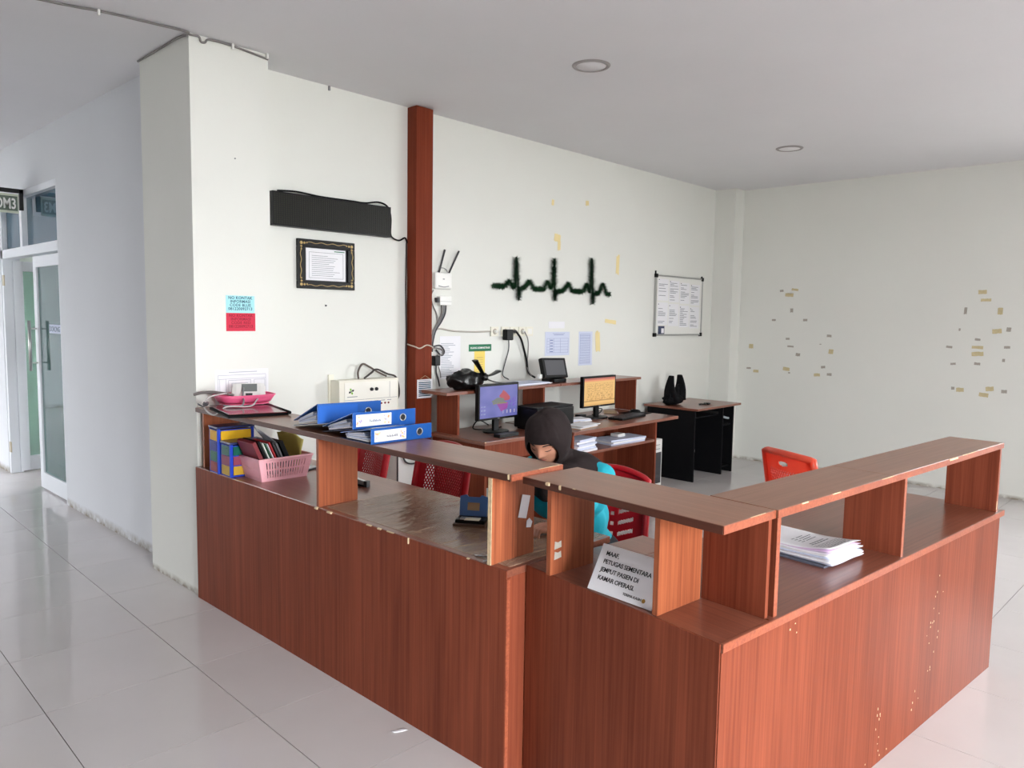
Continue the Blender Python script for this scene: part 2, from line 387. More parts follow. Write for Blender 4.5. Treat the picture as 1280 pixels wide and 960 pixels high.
def px(P):
    q = Minv @ Vector(P); return None if q.z > -.1 else (640+942.5*q.x/-q.z, 480-942.5*q.y/-q.z)
rest = MB(); cells = []
for i in range(-8, 13):
    for j in range(-14, 20):
        c = GO+gx*((i+.5)*PT)+gy*((j+.5)*PT)
        if not (XL-.3 < c.x < XR+.3 and YF-.3 < c.y < YE+.3): continue
        vis = False
        for a in (-.5, 0, .5):
            for b_ in (-.5, 0, .5):
                q = c+gx*(a*PT)+gy*(b_*PT); u = px((q.x, q.y, 0))
                if u and -30 < u[0] < 1310 and 560 < u[1] < 990: vis = True
        if c.x > .6 and c.y > .3: vis = False
        cells.append((c, vis, (c-Vector((-1.81, -4.35))).length))
cells.sort(key=lambda t: (not t[1], t[2]))
for k, (c, vis, d) in enumerate(cells):
    if vis and k < 290:
        o = bpy.data.objects.new('tile', tme); COL.objects.link(o); o.parent = fl; o.location = (c.x, c.y, 0); o.rotation_euler = (0, 0, GYAW)
    else:
        rest.box(-h, h, -h, h, -.006, 0, mtx=Matrix.Translation((c.x, c.y, 0)) @ Matrix.Rotation(GYAW, 4, 'Z'))
o = obj('outlying_tiles', rest, M['tile'], fl); o['kind'] = 'stuff'
struct('ground', B(-40, 40, -40, 40, -.5, -.3), mat('pale_concrete_yard', (150, 148, 142), .9))

# --- brown laminate post against the back wall
t = thing('wall_post', 'tall brown laminate post running from floor to ceiling on the white back wall', 'post', (1.74, -.05, 0))
obj('post_casing', B(-.075, .078, -.052, .05, 0, ZC-.004, bev=.002), M['post'], t)
obj('corner_bead', B(.006, .009, -.0535, -.051, 0, ZC-.006), M['wood_z'], t)

# --- aluminium double door of the dormitory
d = bpy.data.objects.new('door_1', None); COL.objects.link(d); d['kind'] = 'structure'; d.location = (XC+.05, DY0, 0)
FW = .055; DL = DY1-DY0
fr = MB()
fr.box(-.045, .06, 0, FW*.6, 0, DZ).box(-.045, .06, DL-FW, DL, 0, DZ).box(-.045, .06, 0, DL, DZ-FW, DZ).box(-.045, .06, 0, DL, 2.075, 2.155).box(-.045, .06, 1.02, 1.09, 2.155, DZ)
fo = obj('door_frame', fr, M['alu'], d)
obj('transom_pane', B(.0, .008, FW*.6, 1.02, 2.155, DZ-FW), M['glassblue'], d)
obj('transom_pane', B(.0, .008, 1.09, DL-FW, 2.155, DZ-FW), M['glassblue'], d)
LEAF = .80
def leaf(parent_loc, rz, flip, lab):
    e = bpy.data.objects.new('door_leaf', None); COL.objects.link(e); e.parent = d; e.location = parent_loc; e.rotation_euler = (0, 0, rz)
    s = flip                      # leaf runs along s*y from its hinge
    def bx(y0, y1, z0, z1, x0=-.02, x1=.02): return (x0, x1, s*y0, s*y1, z0, z1)
    m = MB()
    for a in (bx(0, .085, .012, 2.06), bx(LEAF-.085, LEAF, .012, 2.06), bx(.085, LEAF-.085, .012, .155), bx(.085, LEAF-.085, 1.965, 2.06)): m.box(*a, bev=.003)
    obj('leaf_frame', m, M['alu'], e)
    obj('pane', B(*bx(.085, LEAF-.085, .155, 1.965, -.004, .004)), M['glassteal' if s > 0 else 'dormglass'], e)
    for sx in (-1, 1):
        g = MB(); y = s*(LEAF-.043)
        g.tube([(sx*.075, y, 1.06), (sx*.075, y, 1.50)], .013, 10)
        for z in (1.13, 1.43): g.tube([(sx*.02, y, z), (sx*.075, y, z)], .007, 8)
        obj('pull_bar', g, M['metal'], e)
    return e
near_leaf = leaf((.0, FW*.6, 0), 0, 1, '')
far_leaf = leaf((.03, DL-FW, 0), math.radians(96), -1, '')
st = B(-.012, -.0045, .10, .42, 1.40, 1.475); obj('push_sticker', st, M['paperblue'], near_leaf)
text_mesh('sticker_lettering', 'DORONG', .062, M['tealink'], frame3((0, -1, 0), (0, 0, 1), (-1, 0, 0), (-.0125, .41, 1.416)), near_leaf)
hg = MB()
for z in (.26, 1.87): hg.box(-.05, -.04, DL-FW-.03, DL-FW+.02, z-.05, z+.05)
obj('hinge', hg, M['brass'], d)

# ROOM 3 sign on its bracket
t = thing('hanging_room_sign', 'small green and white hanging sign reading ROOM3 beside the glass door', 'sign', (XC, 3.4, 2.4))
br = MB().box(-.03, 0, -.015, .015, .06, .24).box(-.60, 0, -.015, .015, .205, .24)
obj('bracket', br, M['black'], t)
obj('sign_plate', B(-.50, -.035, -.01, .01, .03, .195, bev=.004), mat('pale_sign_edge', (206, 212, 192), .5), t)
obj('sign_field', B(-.49, -.045, -.013, -.0105, .05, .175), mat('grey_green_sign', (92, 106, 92), .5), t)
text_mesh('lettering', 'ROOM3', .125, M['white'], frame3((.62, 0, 0), (0, 0, 1), (0, -1, 0), (-.055, -.0135, .068)), t, 'RIGHT', bold=.003)

# --- downlights in the ceiling
for (x, y, lab) in ((1.806, -1.529, 'round white recessed downlight in the ceiling above the counter, nearest'), (4.60, -1.515, 'round white recessed downlight in the ceiling near the right wall, farther')):
    t = thing('recessed_downlight', lab, 'lamp', (x, y, ZC), 0, 'round ceiling downlights')
    obj('trim_ring', MB().lathe([(.088, -.001), (.09, -.008), (.108, -.006), (.113, 0)], 40), mat('downlight_ring', (150, 146, 145), .5), t)
    obj('diffuser', MB().lathe([(0.0001, -.004), (.088, -.004), (.089, -.0005)], 40), M['ceil_plain'], t)

# ================================================================ COUNTER
ZD = .745
def chips(parent, name, pts):
    """bare chipboard showing where the edge band is broken: small wedges on an edge; pts = (x,y,z,dx,dy,dz)"""
    m = MB(); R0_ = random.Random(len(pts))
    for (x, y, z, dx, dy, dz) in pts:
        k_ = R0_.uniform(.45, .8); m.box(x-dx*.4, x+dx*.4, y-dy/2*k_, y+dy/2*k_, z-dz*.8, z, bev=min(dx, dy, dz)*.4)
    o = obj(name, m, M['chip'], parent, 'bare pale chipboard where the edge is broken'); o['kind'] = 'stuff'; return o

# ---- unit 1: long desk from the pillar towards the camera
t = thing('counter_desk', 'long brown laminate counter desk running from the white pillar, dark front', 'desk', (-.01, -.246, 0))
L1 = 2.394
obj('desk_top', B(-.001, .585, -L1, 0, ZD-.026, ZD, bev=.0015), M['wood_y'], t)
obj('front_panel', B(-.005, -.0012, -L1+.001, -.002, 0.0, ZD-.002), M['wood_z'], t)
obj('end_panel', B(.0, .57, -L1+.002, -L1+.018, 0.0, ZD-.026), M['wood_z'], t)
obj('edge_strip', B(-.0035, .012, -L1-.0025, -L1+.001, 0.01, ZD-.03), M['edge'], t)
obj('end_panel', B(.02, .57, -.02, -.002, 0, ZD-.026), M['wood_z'], t)
obj('end_panel', B(.10, .57, -1.21, -1.192, 0, ZD-.026), M['wood_z'], t)
chips(t, 'worn_edge', [(-.003, -1.47-.0+.246, ZD+.0004, .02, .035, .012), (-.003, -1.575+.246, ZD+.0004, .022, .06, .01), (-.003, -1.86+.246, ZD+.0004, .012, .05, .006), (-.003, -1.93+.246, ZD+.0004, .012, .05, .008),
  (-.003, -2.0+.246, ZD+.0004, .008, .06, .005), (-.004, -2.115+.246, ZD+.0004, .01, .012, .03), (-.003, -2.45+.246, ZD+.0004, .01, .02, .006), (-.004, -2.18+.246, .50+.0, .002, .012, .012), (-.004, -1.655+.246, .16, .002, .014, .02), (-.004, -1.71+.246, .15, .002, .018, .026)])
# its open shelf
ZS = 1.075
t = thing('counter_shelf', 'long open brown shelf on the counter carrying the blue binders', 'shelf unit', (.0, -.246, ZD))
H1 = ZS-ZD
obj('shelf_board', B(-.008, .262, -2.40, -.004, H1-.024, H1, bev=.0015), M['shelf_y'], t)
obj('edge_strip', B(-.0105, -.0083, -2.40, -.004, H1-.024, H1-.001), M['edgedark'], t)
obj('edge_strip', B(-.006, .262, -2.4025, -2.4003, H1-.024, H1-.001), M['edge'], t)
for y, x0, x1 in ((-.05, .015, .225), (-1.229, -.006, .20), (-2.318, -.012, .205)):
    obj('upright_panel', B(x0, x1, y, y+.018, 0, H1-.024), M['wood_z_lit'], t)
obj('bare_edge', B(-.0145, -.0115, -2.3175, -2.3005, .0, H1-.026), M['chip'], t, 'raw chipboard front edge of the last upright')
chips(t, 'worn_edge', [(-.0075, -2.392, H1+.0003, .014, .018, .024), (.19, -2.399, H1+.0003, .14, .006, .014), (-.008, -1.9, H1-.018, .003, .16, .005)])
st = MB().box(-.001, .0, -.02, .02, -.04, .04)
s1 = solo('label_sticker', MB().box(.117, .161, -2.5672, -2.5658, .885, .968, mtx=None), M['paper'], 'torn white label sticker on the shelf upright beside the seated woman', 'sticker')
s1.rotation_euler = (0, .25, 0)
s2 = solo('label_sticker', MB().prism([(.152, -.016), (.176, -.02), (.184, .0), (.168, .016), (.154, .008)], 0, .0012, mtx=frame3((1, 0, 0), (0, 0, 1), (0, -1, 0), (0.01, -2.5655, .862))), M['paper'], 'tiny white sticker scrap below the label on the shelf upright', 'sticker')

# ---- units 2 and 3: turned a few degrees
O2 = (-.018, -3.432, 0)
YW2, YW3 = math.atan2(.105, .80)*-1, -.096
t2 = thing('counter_desk', 'short middle counter desk with the apology sign, between the two long desks', 'desk', O2, YW2)
t3 = thing('counter_desk', 'right-hand counter desk with the sunlit orange-brown front panel', 'desk', O2, YW3)
W3 = 2.285
obj('desk_top', MB().prism([(.0, 0.004), (.242, .0125), (.222, .615), (.60, .632), (.60, .795), (.0, .795)], ZD-.026, ZD-.0005), M['wood_y'], t2)
obj('front_panel', B(-.004, -.0002, .0, .795, 0, ZD-.002), M['wood_z'], t2)
obj('end_panel', B(.02, .56, .777, .795, 0, ZD-.026), M['wood_z'], t2)
obj('desk_top', MB().prism([(.0, -.006), (W3, -.006), (W3, .605), (.262, .605), (.262, .0), (.24, .0)][:4]+[(.247, .605), (.247, .002), (.0, .002)], ZD-.026, ZD, ), M['wood_x'], t3)
obj('front_panel', B(.002, W3-.04, -.002, .014, 0, ZD-.026), M['wood_z'], t3)
obj('side_panel', B(W3-.058, W3-.04, .016, .59, 0, ZD-.026), M['wood_z'], t3)
obj('side_panel', B(.262, .28, .016, .59, 0, ZD-.026), M['wood_z'], t3)
obj('edge_strip', B(.0, W3+.001, -.0085, -.0062, ZD-.025, ZD-.001), M['edge'], t3)
rr = random.Random(3)
chips(t3, 'worn_edge', [(rr.gauss(1.42+.25*z, .05), -.0028, z, .006, .0015, rr.uniform(.004, .011)) for z in [rr.uniform(.1, .6) for _ in range(22)]]+[(rr.gauss(1.05, .03), -.0028, z, .005, .0015, rr.uniform(.004, .012)) for z in [rr.uniform(.02, .22) for _ in range(12)]]+[(.36, -.0028, .69, .008, .0015, .007), (.40, -.0028, .67, .005, .0015, .005), (.39, -.0028, .70, .007, .0015, .004)])
# shelves
ZS2 = 1.062
t = thing('counter_shelf', 'short open brown shelf over the apology sign on the middle desk', 'shelf unit', (-.012, -3.425, ZD), -.083)
H2 = ZS2-ZD
obj('shelf_board', B(-.004, .262, .0, .775, H2-.024, H2, bev=.0015), M['shelf_y'], t)
obj('edge_strip', B(-.0065, -.0043, .0, .775, H2-.024, H2-.001), M['edgedark'], t)
obj('edge_strip', B(-.004, .262, -.0025, -.0003, H2-.024, H2-.001), M['edge'], t)
for y in (.655, .215):
    obj('upright_panel', B(.012, .225, y, y+.018, 0, H2-.024), M['wood_z_lit'], t)
obj('back_panel', B(.236, .252, .004, .218, 0, H2-.024), M['wood_z'], t)
chips(t, 'worn_edge', [(-.003, .655, H2+.0004, .02, .03, .014), (-.003, .60, H2+.0004, .012, .018, .02), (-.003, .54, H2+.0003, .008, .02, .008), (-.0035, .36, H2-.002, .004, .085, .018), (.17, .001, H2+.0003, .10, .004, .010)])
sx = MB()
for z in (.05, .085): sx.prism([(.018, z), (.052, z+.004), (.05, z+.026), (.036, z+.022), (.02, z+.028)], 0, .001, mtx=frame3((1, 0, 0), (0, 0, 1), (0, -1, 0), (.012, .6555, 0)))
obj('sticker_residue', sx, M['tapegrey'], t)
t = thing('counter_shelf', 'long open brown shelf with chipped edge on the right-hand desk', 'shelf unit', (-.012, -3.425, ZD), YW3)
obj('shelf_board', B(.266, 1.05, -.002, .225, H2-.024, H2, bev=.0015), M['shelf_x'], t)
obj('shelf_board', B(1.0515, 2.245, -.002, .225, H2-.024, H2, bev=.0015), M['shelf_x'], t)
obj('edge_strip', B(.266, 2.245, -.0045, -.0022, H2-.024, H2-.001), M['edge'], t)
for x in (.268, 1.155, 2.205):
    obj('upright_panel', B(x, x+.018, .0, .215, 0, H2-.024), M['wood_z'], t)
    obj('edge_strip', B(x-.0005, x+.0185, -.0025, -.0002, 0, H2-.026), M['edge'], t)
chips(t, 'worn_edge', [(1.62, -.003, H2+.0004, .11, .012, .012), (.42, -.003, H2+.0004, .05, .006, .006), (.62, -.003, H2+.0004, .07, .006, .005), (1.0, -.003, H2+.0004, .12, .006, .004), (2.207, -.0025, .05, .008, .004, .05), (1.8, -.003, H2+.0004, .2, .005, .004)])

# clear wrinkled plastic mat on the long desk
def plastic():
    m, nt, b = nodes('clear_wrinkled_plastic'); L = nt.links
    b.inputs['Base Color'].default_value = lin((212, 180, 154)); b.inputs['Roughness'].default_value = .1; b.inputs['Alpha'].default_value = .5
    b.inputs['Specular IOR Level'].default_value = .6
    tc = nt.nodes.new('ShaderNodeTexCoord'); mp = nt.nodes.new('ShaderNodeMapping'); mp.inputs['Scale'].default_value = (3, 9, 1)
    L.new(tc.outputs['Object'], mp.inputs['Vector'])
    n = nt.nodes.new('ShaderNodeTexNoise'); n.inputs['Scale'].default_value = 1.6; n.inputs['Detail'].default_value = 3; n.inputs['Distortion'].default_value = .6
    L.new(mp.outputs['Vector'], n.inputs['Vector'])
    bp = nt.nodes.new('ShaderNodeBump'); bp.inputs['Strength'].default_value = .35; bp.inputs['Distance'].default_value = .02
    L.new(n.outputs['Fac'], bp.inputs['Height']); L.new(bp.outputs['Normal'], b.inputs['Normal'])
    return m
solo('desk_mat', B(.02, .57, -2.62, -1.50, ZD, ZD+.0018), plastic(), 'clear wrinkled plastic sheet covering the long counter desk', 'desk mat')

# ================================================================ DESKS AT THE BACK WALL
def desk_L():
    t = thing('computer_desk', 'left brown computer desk by the post under the blue desktop monitor', 'desk', (1.77, -.13, 0), -.02)
    W, D = .785, .60
    obj('desk_top', B(0, W, -D, 0, ZD-.026, ZD, bev=.002), M['wood_x'], t)
    for x in (.03, W-.05): obj('side_panel', B(x, x+.02, -D+.03, -.01, 0, ZD-.026), M['wood_z'], t)
    obj('drawer_apron', B(.05, W-.05, -D+.035, -D+.053, ZD-.15, ZD-.026), M['wood_z'], t)
    obj('modesty_panel', B(.05, W-.05, -.05, -.032, .25, ZD-.026), M['wood_z'], t)
    chips(t, 'worn_edge', [(.008, -D+.002, ZD+.0003, .02, .012, .008)])
def desk_R():
    t = thing('computer_desk', 'right brown computer desk with papers on its under-shelf', 'desk', (2.58, -.13, 0), .0)
    W, D = 1.48, .72
    obj('desk_top', B(0, W, -D, 0, ZD-.026, ZD, bev=.002), M['wood_x'], t)
    for x in (.02, 1.16): obj('side_panel', B(x, x+.02, -D+.03, -.01, 0, ZD-.026), M['wood_z'], t)
    obj('under_shelf', B(.04, 1.16, -D+.035, -.30, .545, .565), M['wood_x'], t)
    obj('modesty_panel', B(.04, 1.16, -.30, -.282, .08, ZD-.026), M['wood_z'], t)
    obj('foot_rail', B(.04, 1.16, -D+.10, -D+.12, .06, .10), M['edge'], t)
desk_L(); desk_R()
def hutch(x, W, lab, panels):
    t = thing('desk_shelf', lab, 'shelf unit', (x, -.14, ZD))
    obj('shelf_board', B(0, W, -.275, 0, .296, .318, bev=.0015), M['wood_x'], t)
    for p in panels: obj('upright_panel', B(p, p+.02, -.235, -.01, 0, .296), M['wood_z'], t)
    return t
hutch(1.69, 1.245, 'brown shelf over the left computer desk, black plastic bag on top', (.14, 1.075))
hutch(2.94, 1.165, 'brown shelf over the right computer desk, right end left empty', (1.13,))

# black desk with brown top in the corner
t = thing('black_desk', 'black computer desk with brown top standing in the far corner', 'desk', (4.72, -.05, 0))
obj('desk_top', B(0, .90, -.62, 0, .712, .734, bev=.003), M['wood_x'], t)
for x in (.035, .60, .825): obj('side_panel', B(x, x+.018, -.57, -.02, 0.0, .712), M['blackrough'], t)
obj('back_panel', B(.053, .825, -.045, -.03, .10, .712), M['blackrough'], t)
obj('keyboard_tray', B(.07, .585, -.50, -.06, .615, .628), M['blackrough'], t)
for x in (.055, .588): obj('tray_runner', B(x, x+.012, -.52, -.06, .630, .655), M['metal'], t)
obj('cabinet_shelf', B(.618, .825, -.54, -.045, .50, .515), M['blackrough'], t)
obj('cabinet_floor', B(.618, .825, -.54, -.045, .06, .075), M['blackrough'], t)
obj('broken_runner', B(.053, .068, -.56, -.36, .335, .36), M['metal'], t)
obj('bracket', B(.053, .064, -.565, -.53, .30, .325), M['metal'], t)
obj('bracket', B(.053, .07, -.565, -.53, .07, .11), M['metal'], t)
m = MB()
def blob(r, c, sd, amp, sq=(1, 1, 1), nu=20, nv=12):
    def f(u, v):
        th = u*2*PI; ph = v*PI; d_ = Vector((math.sin(ph)*math.cos(th), math.sin(ph)*math.sin(th), -math.cos(ph)))
        k = 1+amp*mnoise.noise(d_*2.2+Vector((sd, 0, 0)))+amp*.5*mnoise.noise(d_*5+Vector((0, sd, 0)))
        return (c[0]+d_.x*r*sq[0]*k, c[1]+d_.y*r*sq[1]*k, max(c[2]+d_.z*r*sq[2]*k, c[2]-r*sq[2]*.8))
    return nu, nv, f
b_ = blob(.06, (5.44, -.5, .615), 3, .4, (1.2, .8, .8)); m.grid(*b_)
m.tube(smooth_path([(5.46, -.53, .59), (5.50, -.57, .575), (5.53, -.575, .57)]), .012, 8)
solo('plastic_bag', m, mat('clear_grey_polythene', (170, 178, 184), .25, bump=.4), 'small crumpled clear plastic bag inside the black corner desk', 'bag')

# PC towers and printer
t = thing('computer_tower', 'white computer tower with dark front on the floor beside the right desk', 'computer', (4.33, -.26, 0))
obj('case', B(-.09, .09, -.21, .2, 0, .455, bev=.008), M['white'], t)
obj('front_grille', B(-.078, .072, -.2125, -.21, .03, .33), M['darkgrey'], t)
obj('drive_bay', MB().box(-.07, .05, -.2125, -.21, .36, .365).box(-.07, .05, -.2125, -.21, .40, .405), M['grey'], t)
t = thing('printer', 'black desktop printer on the left computer desk beside the blue monitor', 'printer', (2.61, -.525, ZD), 0)
obj('body', B(-.22, .22, -.12, .12, .012, .165, bev=.012), M['black'], t)
obj('lid', B(-.215, .215, -.115, .115, .166, .178, bev=.005), mat('printer_lid', (24, 24, 27), .5, spec=.2), t)
obj('output_slot', B(-.14, .14, -.1225, -.120, .04, .075), M['blackrough'], t)
obj('foot', B(-.2, .2, -.1, .1, 0, .012), M['blackrough'], t)

# monitors
def monitor(loc, rz, lab, colour, strength, w=.43, hh=.265, zc=.232):
    t = thing('computer_monitor', lab, 'monitor', loc, rz, 'computer monitors')
    obj('bezel', B(-w/2, w/2, -.018, .018, zc-hh/2, zc+hh/2, bev=.004), M['black'], t)
    nu, nv = 80, 56; sw, sh = w/2-.014, hh/2-.016
    mb = MB().grid(nu, nv, lambda u, v: ((u*2-1)*sw, -.0188, zc+(v*2-1)*sh), smooth=False)
    me = mb.mesh('screen', screen_mat('screen_light', strength)); fixn(me)
    ca = me.color_attributes.new('Col', 'FLOAT_COLOR', 'POINT')
    for i, v in enumerate(me.vertices):
        ca.data[i].color = lin(colour((v.co.x/sw+1)/2, ((v.co.z-zc)/sh+1)/2))
    obj('screen', me, None, t)
    obj('neck', B(-.025, .025, .005, .03, .012, zc-.05), M['black'], t)
    obj('base', MB().prism([(.11*math.cos(a), .01+.085*math.sin(a)) for a in [2*PI*k/24 for k in range(24)]], 0, .012), M['black'], t)
    obj('badge', B(-.012, .012, -.0192, -.018, zc-hh/2+.004, zc-hh/2+.010), M['grey'], t)
    return t
def scr1(u, v):
    c = [118, 120, 196]
    n = mnoise.noise(Vector((u*4, v*4, .3)))
    c = [c[0]+18*n, c[1]+14*n, c[2]+16*n]
    def inside(pts):
        r = False; j = len(pts)-1
        for i in range(len(pts)):
            if (pts[i][1] > v) != (pts[j][1] > v) and u < (pts[j][0]-pts[i][0])*(v-pts[i][1])/(pts[j][1]-pts[i][1])+pts[i][0]: r = not r
            j = i
        return r
    if inside([(.50, .66), (.62, .86), (.80, .62), (.78, .5), (.6, .52)]): c = [196, 84, 96]
    if inside([(.30, .52), (.45, .62), (.62, .60), (.66, .46), (.34, .44)]): c = [126, 132, 128]
    if inside([(.44, .42), (.76, .46), (.72, .25), (.56, .16)]): c = [164, 74, 170]
    if inside([(.72, .5), (.95, .62), (.97, .30), (.74, .34)]) and mnoise.noise(Vector((u*30, v*30, 0))) > .05: c = [120, 90, 205]
    if inside([(.34, .44), (.70, .46), (.70, .42), (.34, .41)]): c = [150, 140, 90]
    if v < .2 and u > .55 and int(u*40) % 4 == 0 and v > .1: c = [210, 200, 226]
    if u < .16 and .1 < v < .42 and int(v*26) % 3 == 0 and int(u*40) % 3 != 0: c = [160, 168, 214]
    return c
def scr2(u, v):
    c = [236, 190, 120]
    if v > .93: return [196, 110, 96]
    if v > .88: return [232, 150, 110]
    if .18 < v < .82 and .08 < u < .93:
        if int(v*44) % 2 == 0 and mnoise.noise(Vector((u*26, int(v*44)*3.7, 0))) > -.05: c = [196, 146, 84]
        if v > .5 and .34 < u < .37: c = [214, 164, 98]
    if .16 < v < .19: c = [186, 138, 84]
    if v < .06: c = [222, 172, 104]
    return c
monitor((2.155, -.455, ZD), .02, 'monitor showing a blue and purple desktop picture beside the printer', scr1, .75)
monitor((3.385, -.46, ZD), .0, 'monitor showing an orange document screen on the right computer desk', scr2, .95, .46, .265)
def keyboard(c, rz, lab):
    t = thing('keyboard', lab, 'keyboard', c, rz)
    obj('case', B(-.215, .215, -.07, .07, 0, .018, bev=.004), M['black'], t)
    k = MB()
    for r in range(5):
        for q in range(20): k.box(-.205+q*.0205, -.205+q*.0205+.017, -.06+r*.024, -.06+r*.024+.019, .018, .023)
    o = obj('keys', k, M['darkgrey'], t); o['kind'] = 'stuff'
keyboard((3.60, -.62, ZD), .12, 'black keyboard in front of the orange screen monitor')
t = thing('power_strip', 'black power strip on the left desk in front of the blue desktop monitor', 'power strip', (2.06, -.645, ZD), .0)
obj('body', B(-.10, .10, -.03, .03, 0, .025, bev=.004), M['black'], t)
for x in (-.06, 0, .06): obj('outlet', MB().lathe([(.0001, .0255), (.016, .0255), (.018, .025)], 14, mtx=Matrix.Translation((x, 0, 0))), M['darkgrey'], t)
t = thing('computer_mouse', 'black mouse on its pad at the right end of the right desk', 'mouse', (3.93, -.48, ZD+.003), .4)
def mf(u, v):
    a = u*2*PI; r = math.sin(v*PI/2); return (.03*r*math.cos(a), .052*r*math.sin(a), .032*math.cos(v*PI/2)**.7)
obj('shell', MB().grid(20, 8, mf), M['black'], t)
obj('wheel', B(-.004, .004, .02, .036, .026, .031), M['grey'], t)
solo('mouse_pad', B(3.79, 4.03, -.59, -.38, ZD, ZD+.003), M['blackrough'], 'black mouse pad at the right end of the right desk', 'mouse pad')
solo('power_adapter', B(3.20, 3.28, -.42, -.36, ZD, ZD+.035, bev=.004), M['black'], 'black adapter box left of the orange screen monitor stand', 'adapter')
def wire(name, pts, r, m, label, cat='cable', n=6, seg=6):
    return solo(name, MB().tube(smooth_path(pts, n), r, seg), m, label, cat)
wire('monitor_cable', [(2.10, -.42, .80), (2.02, -.40, .84), (2.0, -.36, .79), (2.06, -.33, .76), (2.2, -.34, .75), (2.3, -.36, .76)], .005, M['black'], 'black cable looping behind the blue desktop monitor')
wire('monitor_cable', [(3.43, -.43, .82), (3.50, -.42, .81), (3.52, -.38, .77), (3.45, -.35, .755)], .005, M['black'], 'black cable looping behind the orange screen monitor')

def sheets(name, c, rz, w, d, n, th, lab, m=None, group=None, jit=.012, seed=1, cat='papers'):
    """a loose stack of paper: each bundle of sheets a part"""
    R_ = random.Random(seed); t = thing(name, lab, cat, c, rz, group); z = 0
    for k in range(n):
        a = R_.uniform(-.06, .06); ox, oy = R_.uniform(-jit, jit), R_.uniform(-jit, jit)
        mt = Matrix.Translation((ox, oy, 0)) @ Matrix.Rotation(a, 4, 'Z')
        obj('sheet', B(-w/2, w/2, -d/2, d/2, z, z+th*.93, mtx=mt), m[k % len(m)] if m else M['paper'], t); z += th
    return t
PB = [M['paper'], M['paperblue']]
sheets('paper_stack', (2.80, -.70, .565), .06, .25, .20, 6, .017, 'thick stack of white papers on the under-shelf, left', PB, 'papers on the under-shelf', seed=2)
sheets('paper_stack', (3.40, -.68, .565), -.05, .44, .20, 3, .014, 'low stack of bluish papers on the under-shelf, right', [M['paperblue'], M['paper']], 'papers on the under-shelf', seed=3)
solo('small_box', B(3.36, 3.46, -.70, -.62, .6075, .633, bev=.003), M['white'], 'small white box on the low paper stack of the under-shelf', 'box')
sheets('paper_pile', (2.86, -.70, ZD), .15, .26, .16, 4, .006, 'loose kraft and white papers left of the orange screen monitor', [M['kraft'], M['paper'], M['kraft'], M['paper']], None, .03, 4)
sheets('paper_pile', (3.07, -.47, ZD), -.2, .24, .14, 3, .008, 'white papers behind the kraft papers on the right desk', PB, None, .02, 5)
sheets('paper_pile', (3.80, -.30, ZD), .7, .22, .12, 2, .004, 'pinkish leaflets beside the keyboard at the right desk end', [mat('pale_pink_leaflet', (226, 200, 204), .7), M['kraft']], None, .02, 6)
sheets('paper_pile', (2.62, -.28, 1.063), .05, .42, .21, 4, .005, 'flat pile of white papers on the left desk shelf under the cables', PB, None, .03, 7)

# tablet stand, bags
t = thing('touch_terminal', 'black tilted touch-screen terminal on the desk shelf by the wall', 'terminal', (3.01, -.27, 1.063), .0)
mt = Matrix.Translation((0, 0, .115)) @ Matrix.Rotation(-.28, 4, 'X') @ Matrix.Rotation(.03, 4, 'Y')
obj('housing', B(-.15, .15, -.02, .022, -.085, .085, mtx=mt, bev=.008), M['black'], t)
obj('screen', B(-.122, .122, -.0215, -.0195, -.062, .064, mtx=mt), mat('dim_grey_glass', (88, 88, 92), .3, spec=.3), t)
obj('foot', B(-.07, .09, -.07, .07, 0, .03, bev=.006), M['black'], t)
obj('side_reader', B(-.185, -.152, -.012, .014, .035, .07, bev=.003), M['white'], t)
def ear(path, w0, w1, m_, sy=.25): 
    n = len(path); return m_.tube(smooth_path(path, 4), [w0+(w1-w0)*i/(4*(n-1)) for i in range(4*(n-1)+1)], 10, sy=sy)
m = MB(); m.grid(*blob(.10, (1.99, -.285, 1.063+.064), 1, .30, (1.55, .95, .8), 28, 16))
t = thing('plastic_bag', 'knotted black plastic bag with two ears on the left desk shelf', 'bag', (1.99, -.285, 1.063))
for i, v in enumerate(m.v): m.v[i] = (v[0]-1.99, v[1]+.285, v[2]-1.063)
obj('bag_body', m, M['blackgloss'], t)
obj('knot', MB().grid(*blob(.032, (.135, -.06, .085), 5, .2)), M['blackgloss'], t)
obj('ear', ear([(.135, -.06, .09), (.09, -.06, .15), (.04, -.055, .215)], .016, .036, MB()), M['blackgloss'], t)
obj('ear', ear([(.135, -.06, .09), (.21, -.06, .10), (.29, -.055, .125)], .014, .034, MB(), .3), M['blackgloss'], t)
obj('ear', ear([(.13, -.06, .08), (.22, -.07, .05), (.31, -.08, .035)], .018, .012, MB(), .3), M['blackgloss'], t)
t = thing('carrier_bag', 'black carrier bag with upright handle loops on the black corner desk', 'bag', (4.90, -.28, .734), .1)
obj('bag_body', MB().grid(*blob(.1, (0, 0, .052), 8, .25, (1.6, .85, .62), 28, 14)), M['blackrough'], t)
def bagfront(u, v):                                    # gathered upper cloth between body and handles
    x = -.15+.30*u; z = .05+.16*v*(1-.55*math.sin(u*PI)**2); return (x*(1-.22*v), -.03+.02*math.sin(u*PI*3), z)
thick(obj('bag_front', MB().grid(20, 8, bagfront), M['blackrough'], t), .03)
for s in (-1, 1):
    obj('handle', ear([(s*.08, -.02, .05), (s*.115, -.02, .14), (s*.12, -.02, .22), (s*.095, -.02, .30)], .085, .028, MB(), .35), M['blackrough'], t)
wire('eyeglasses', [(5.06, -.50, .742), (5.10, -.47, .742), (5.12, -.52, .742), (5.17, -.50, .748), (5.20, -.47, .742), (5.22, -.52, .742), (5.16, -.53, .742)], .007, M['black'], 'dark folded spectacles lying on the black corner desk', 'spectacles')

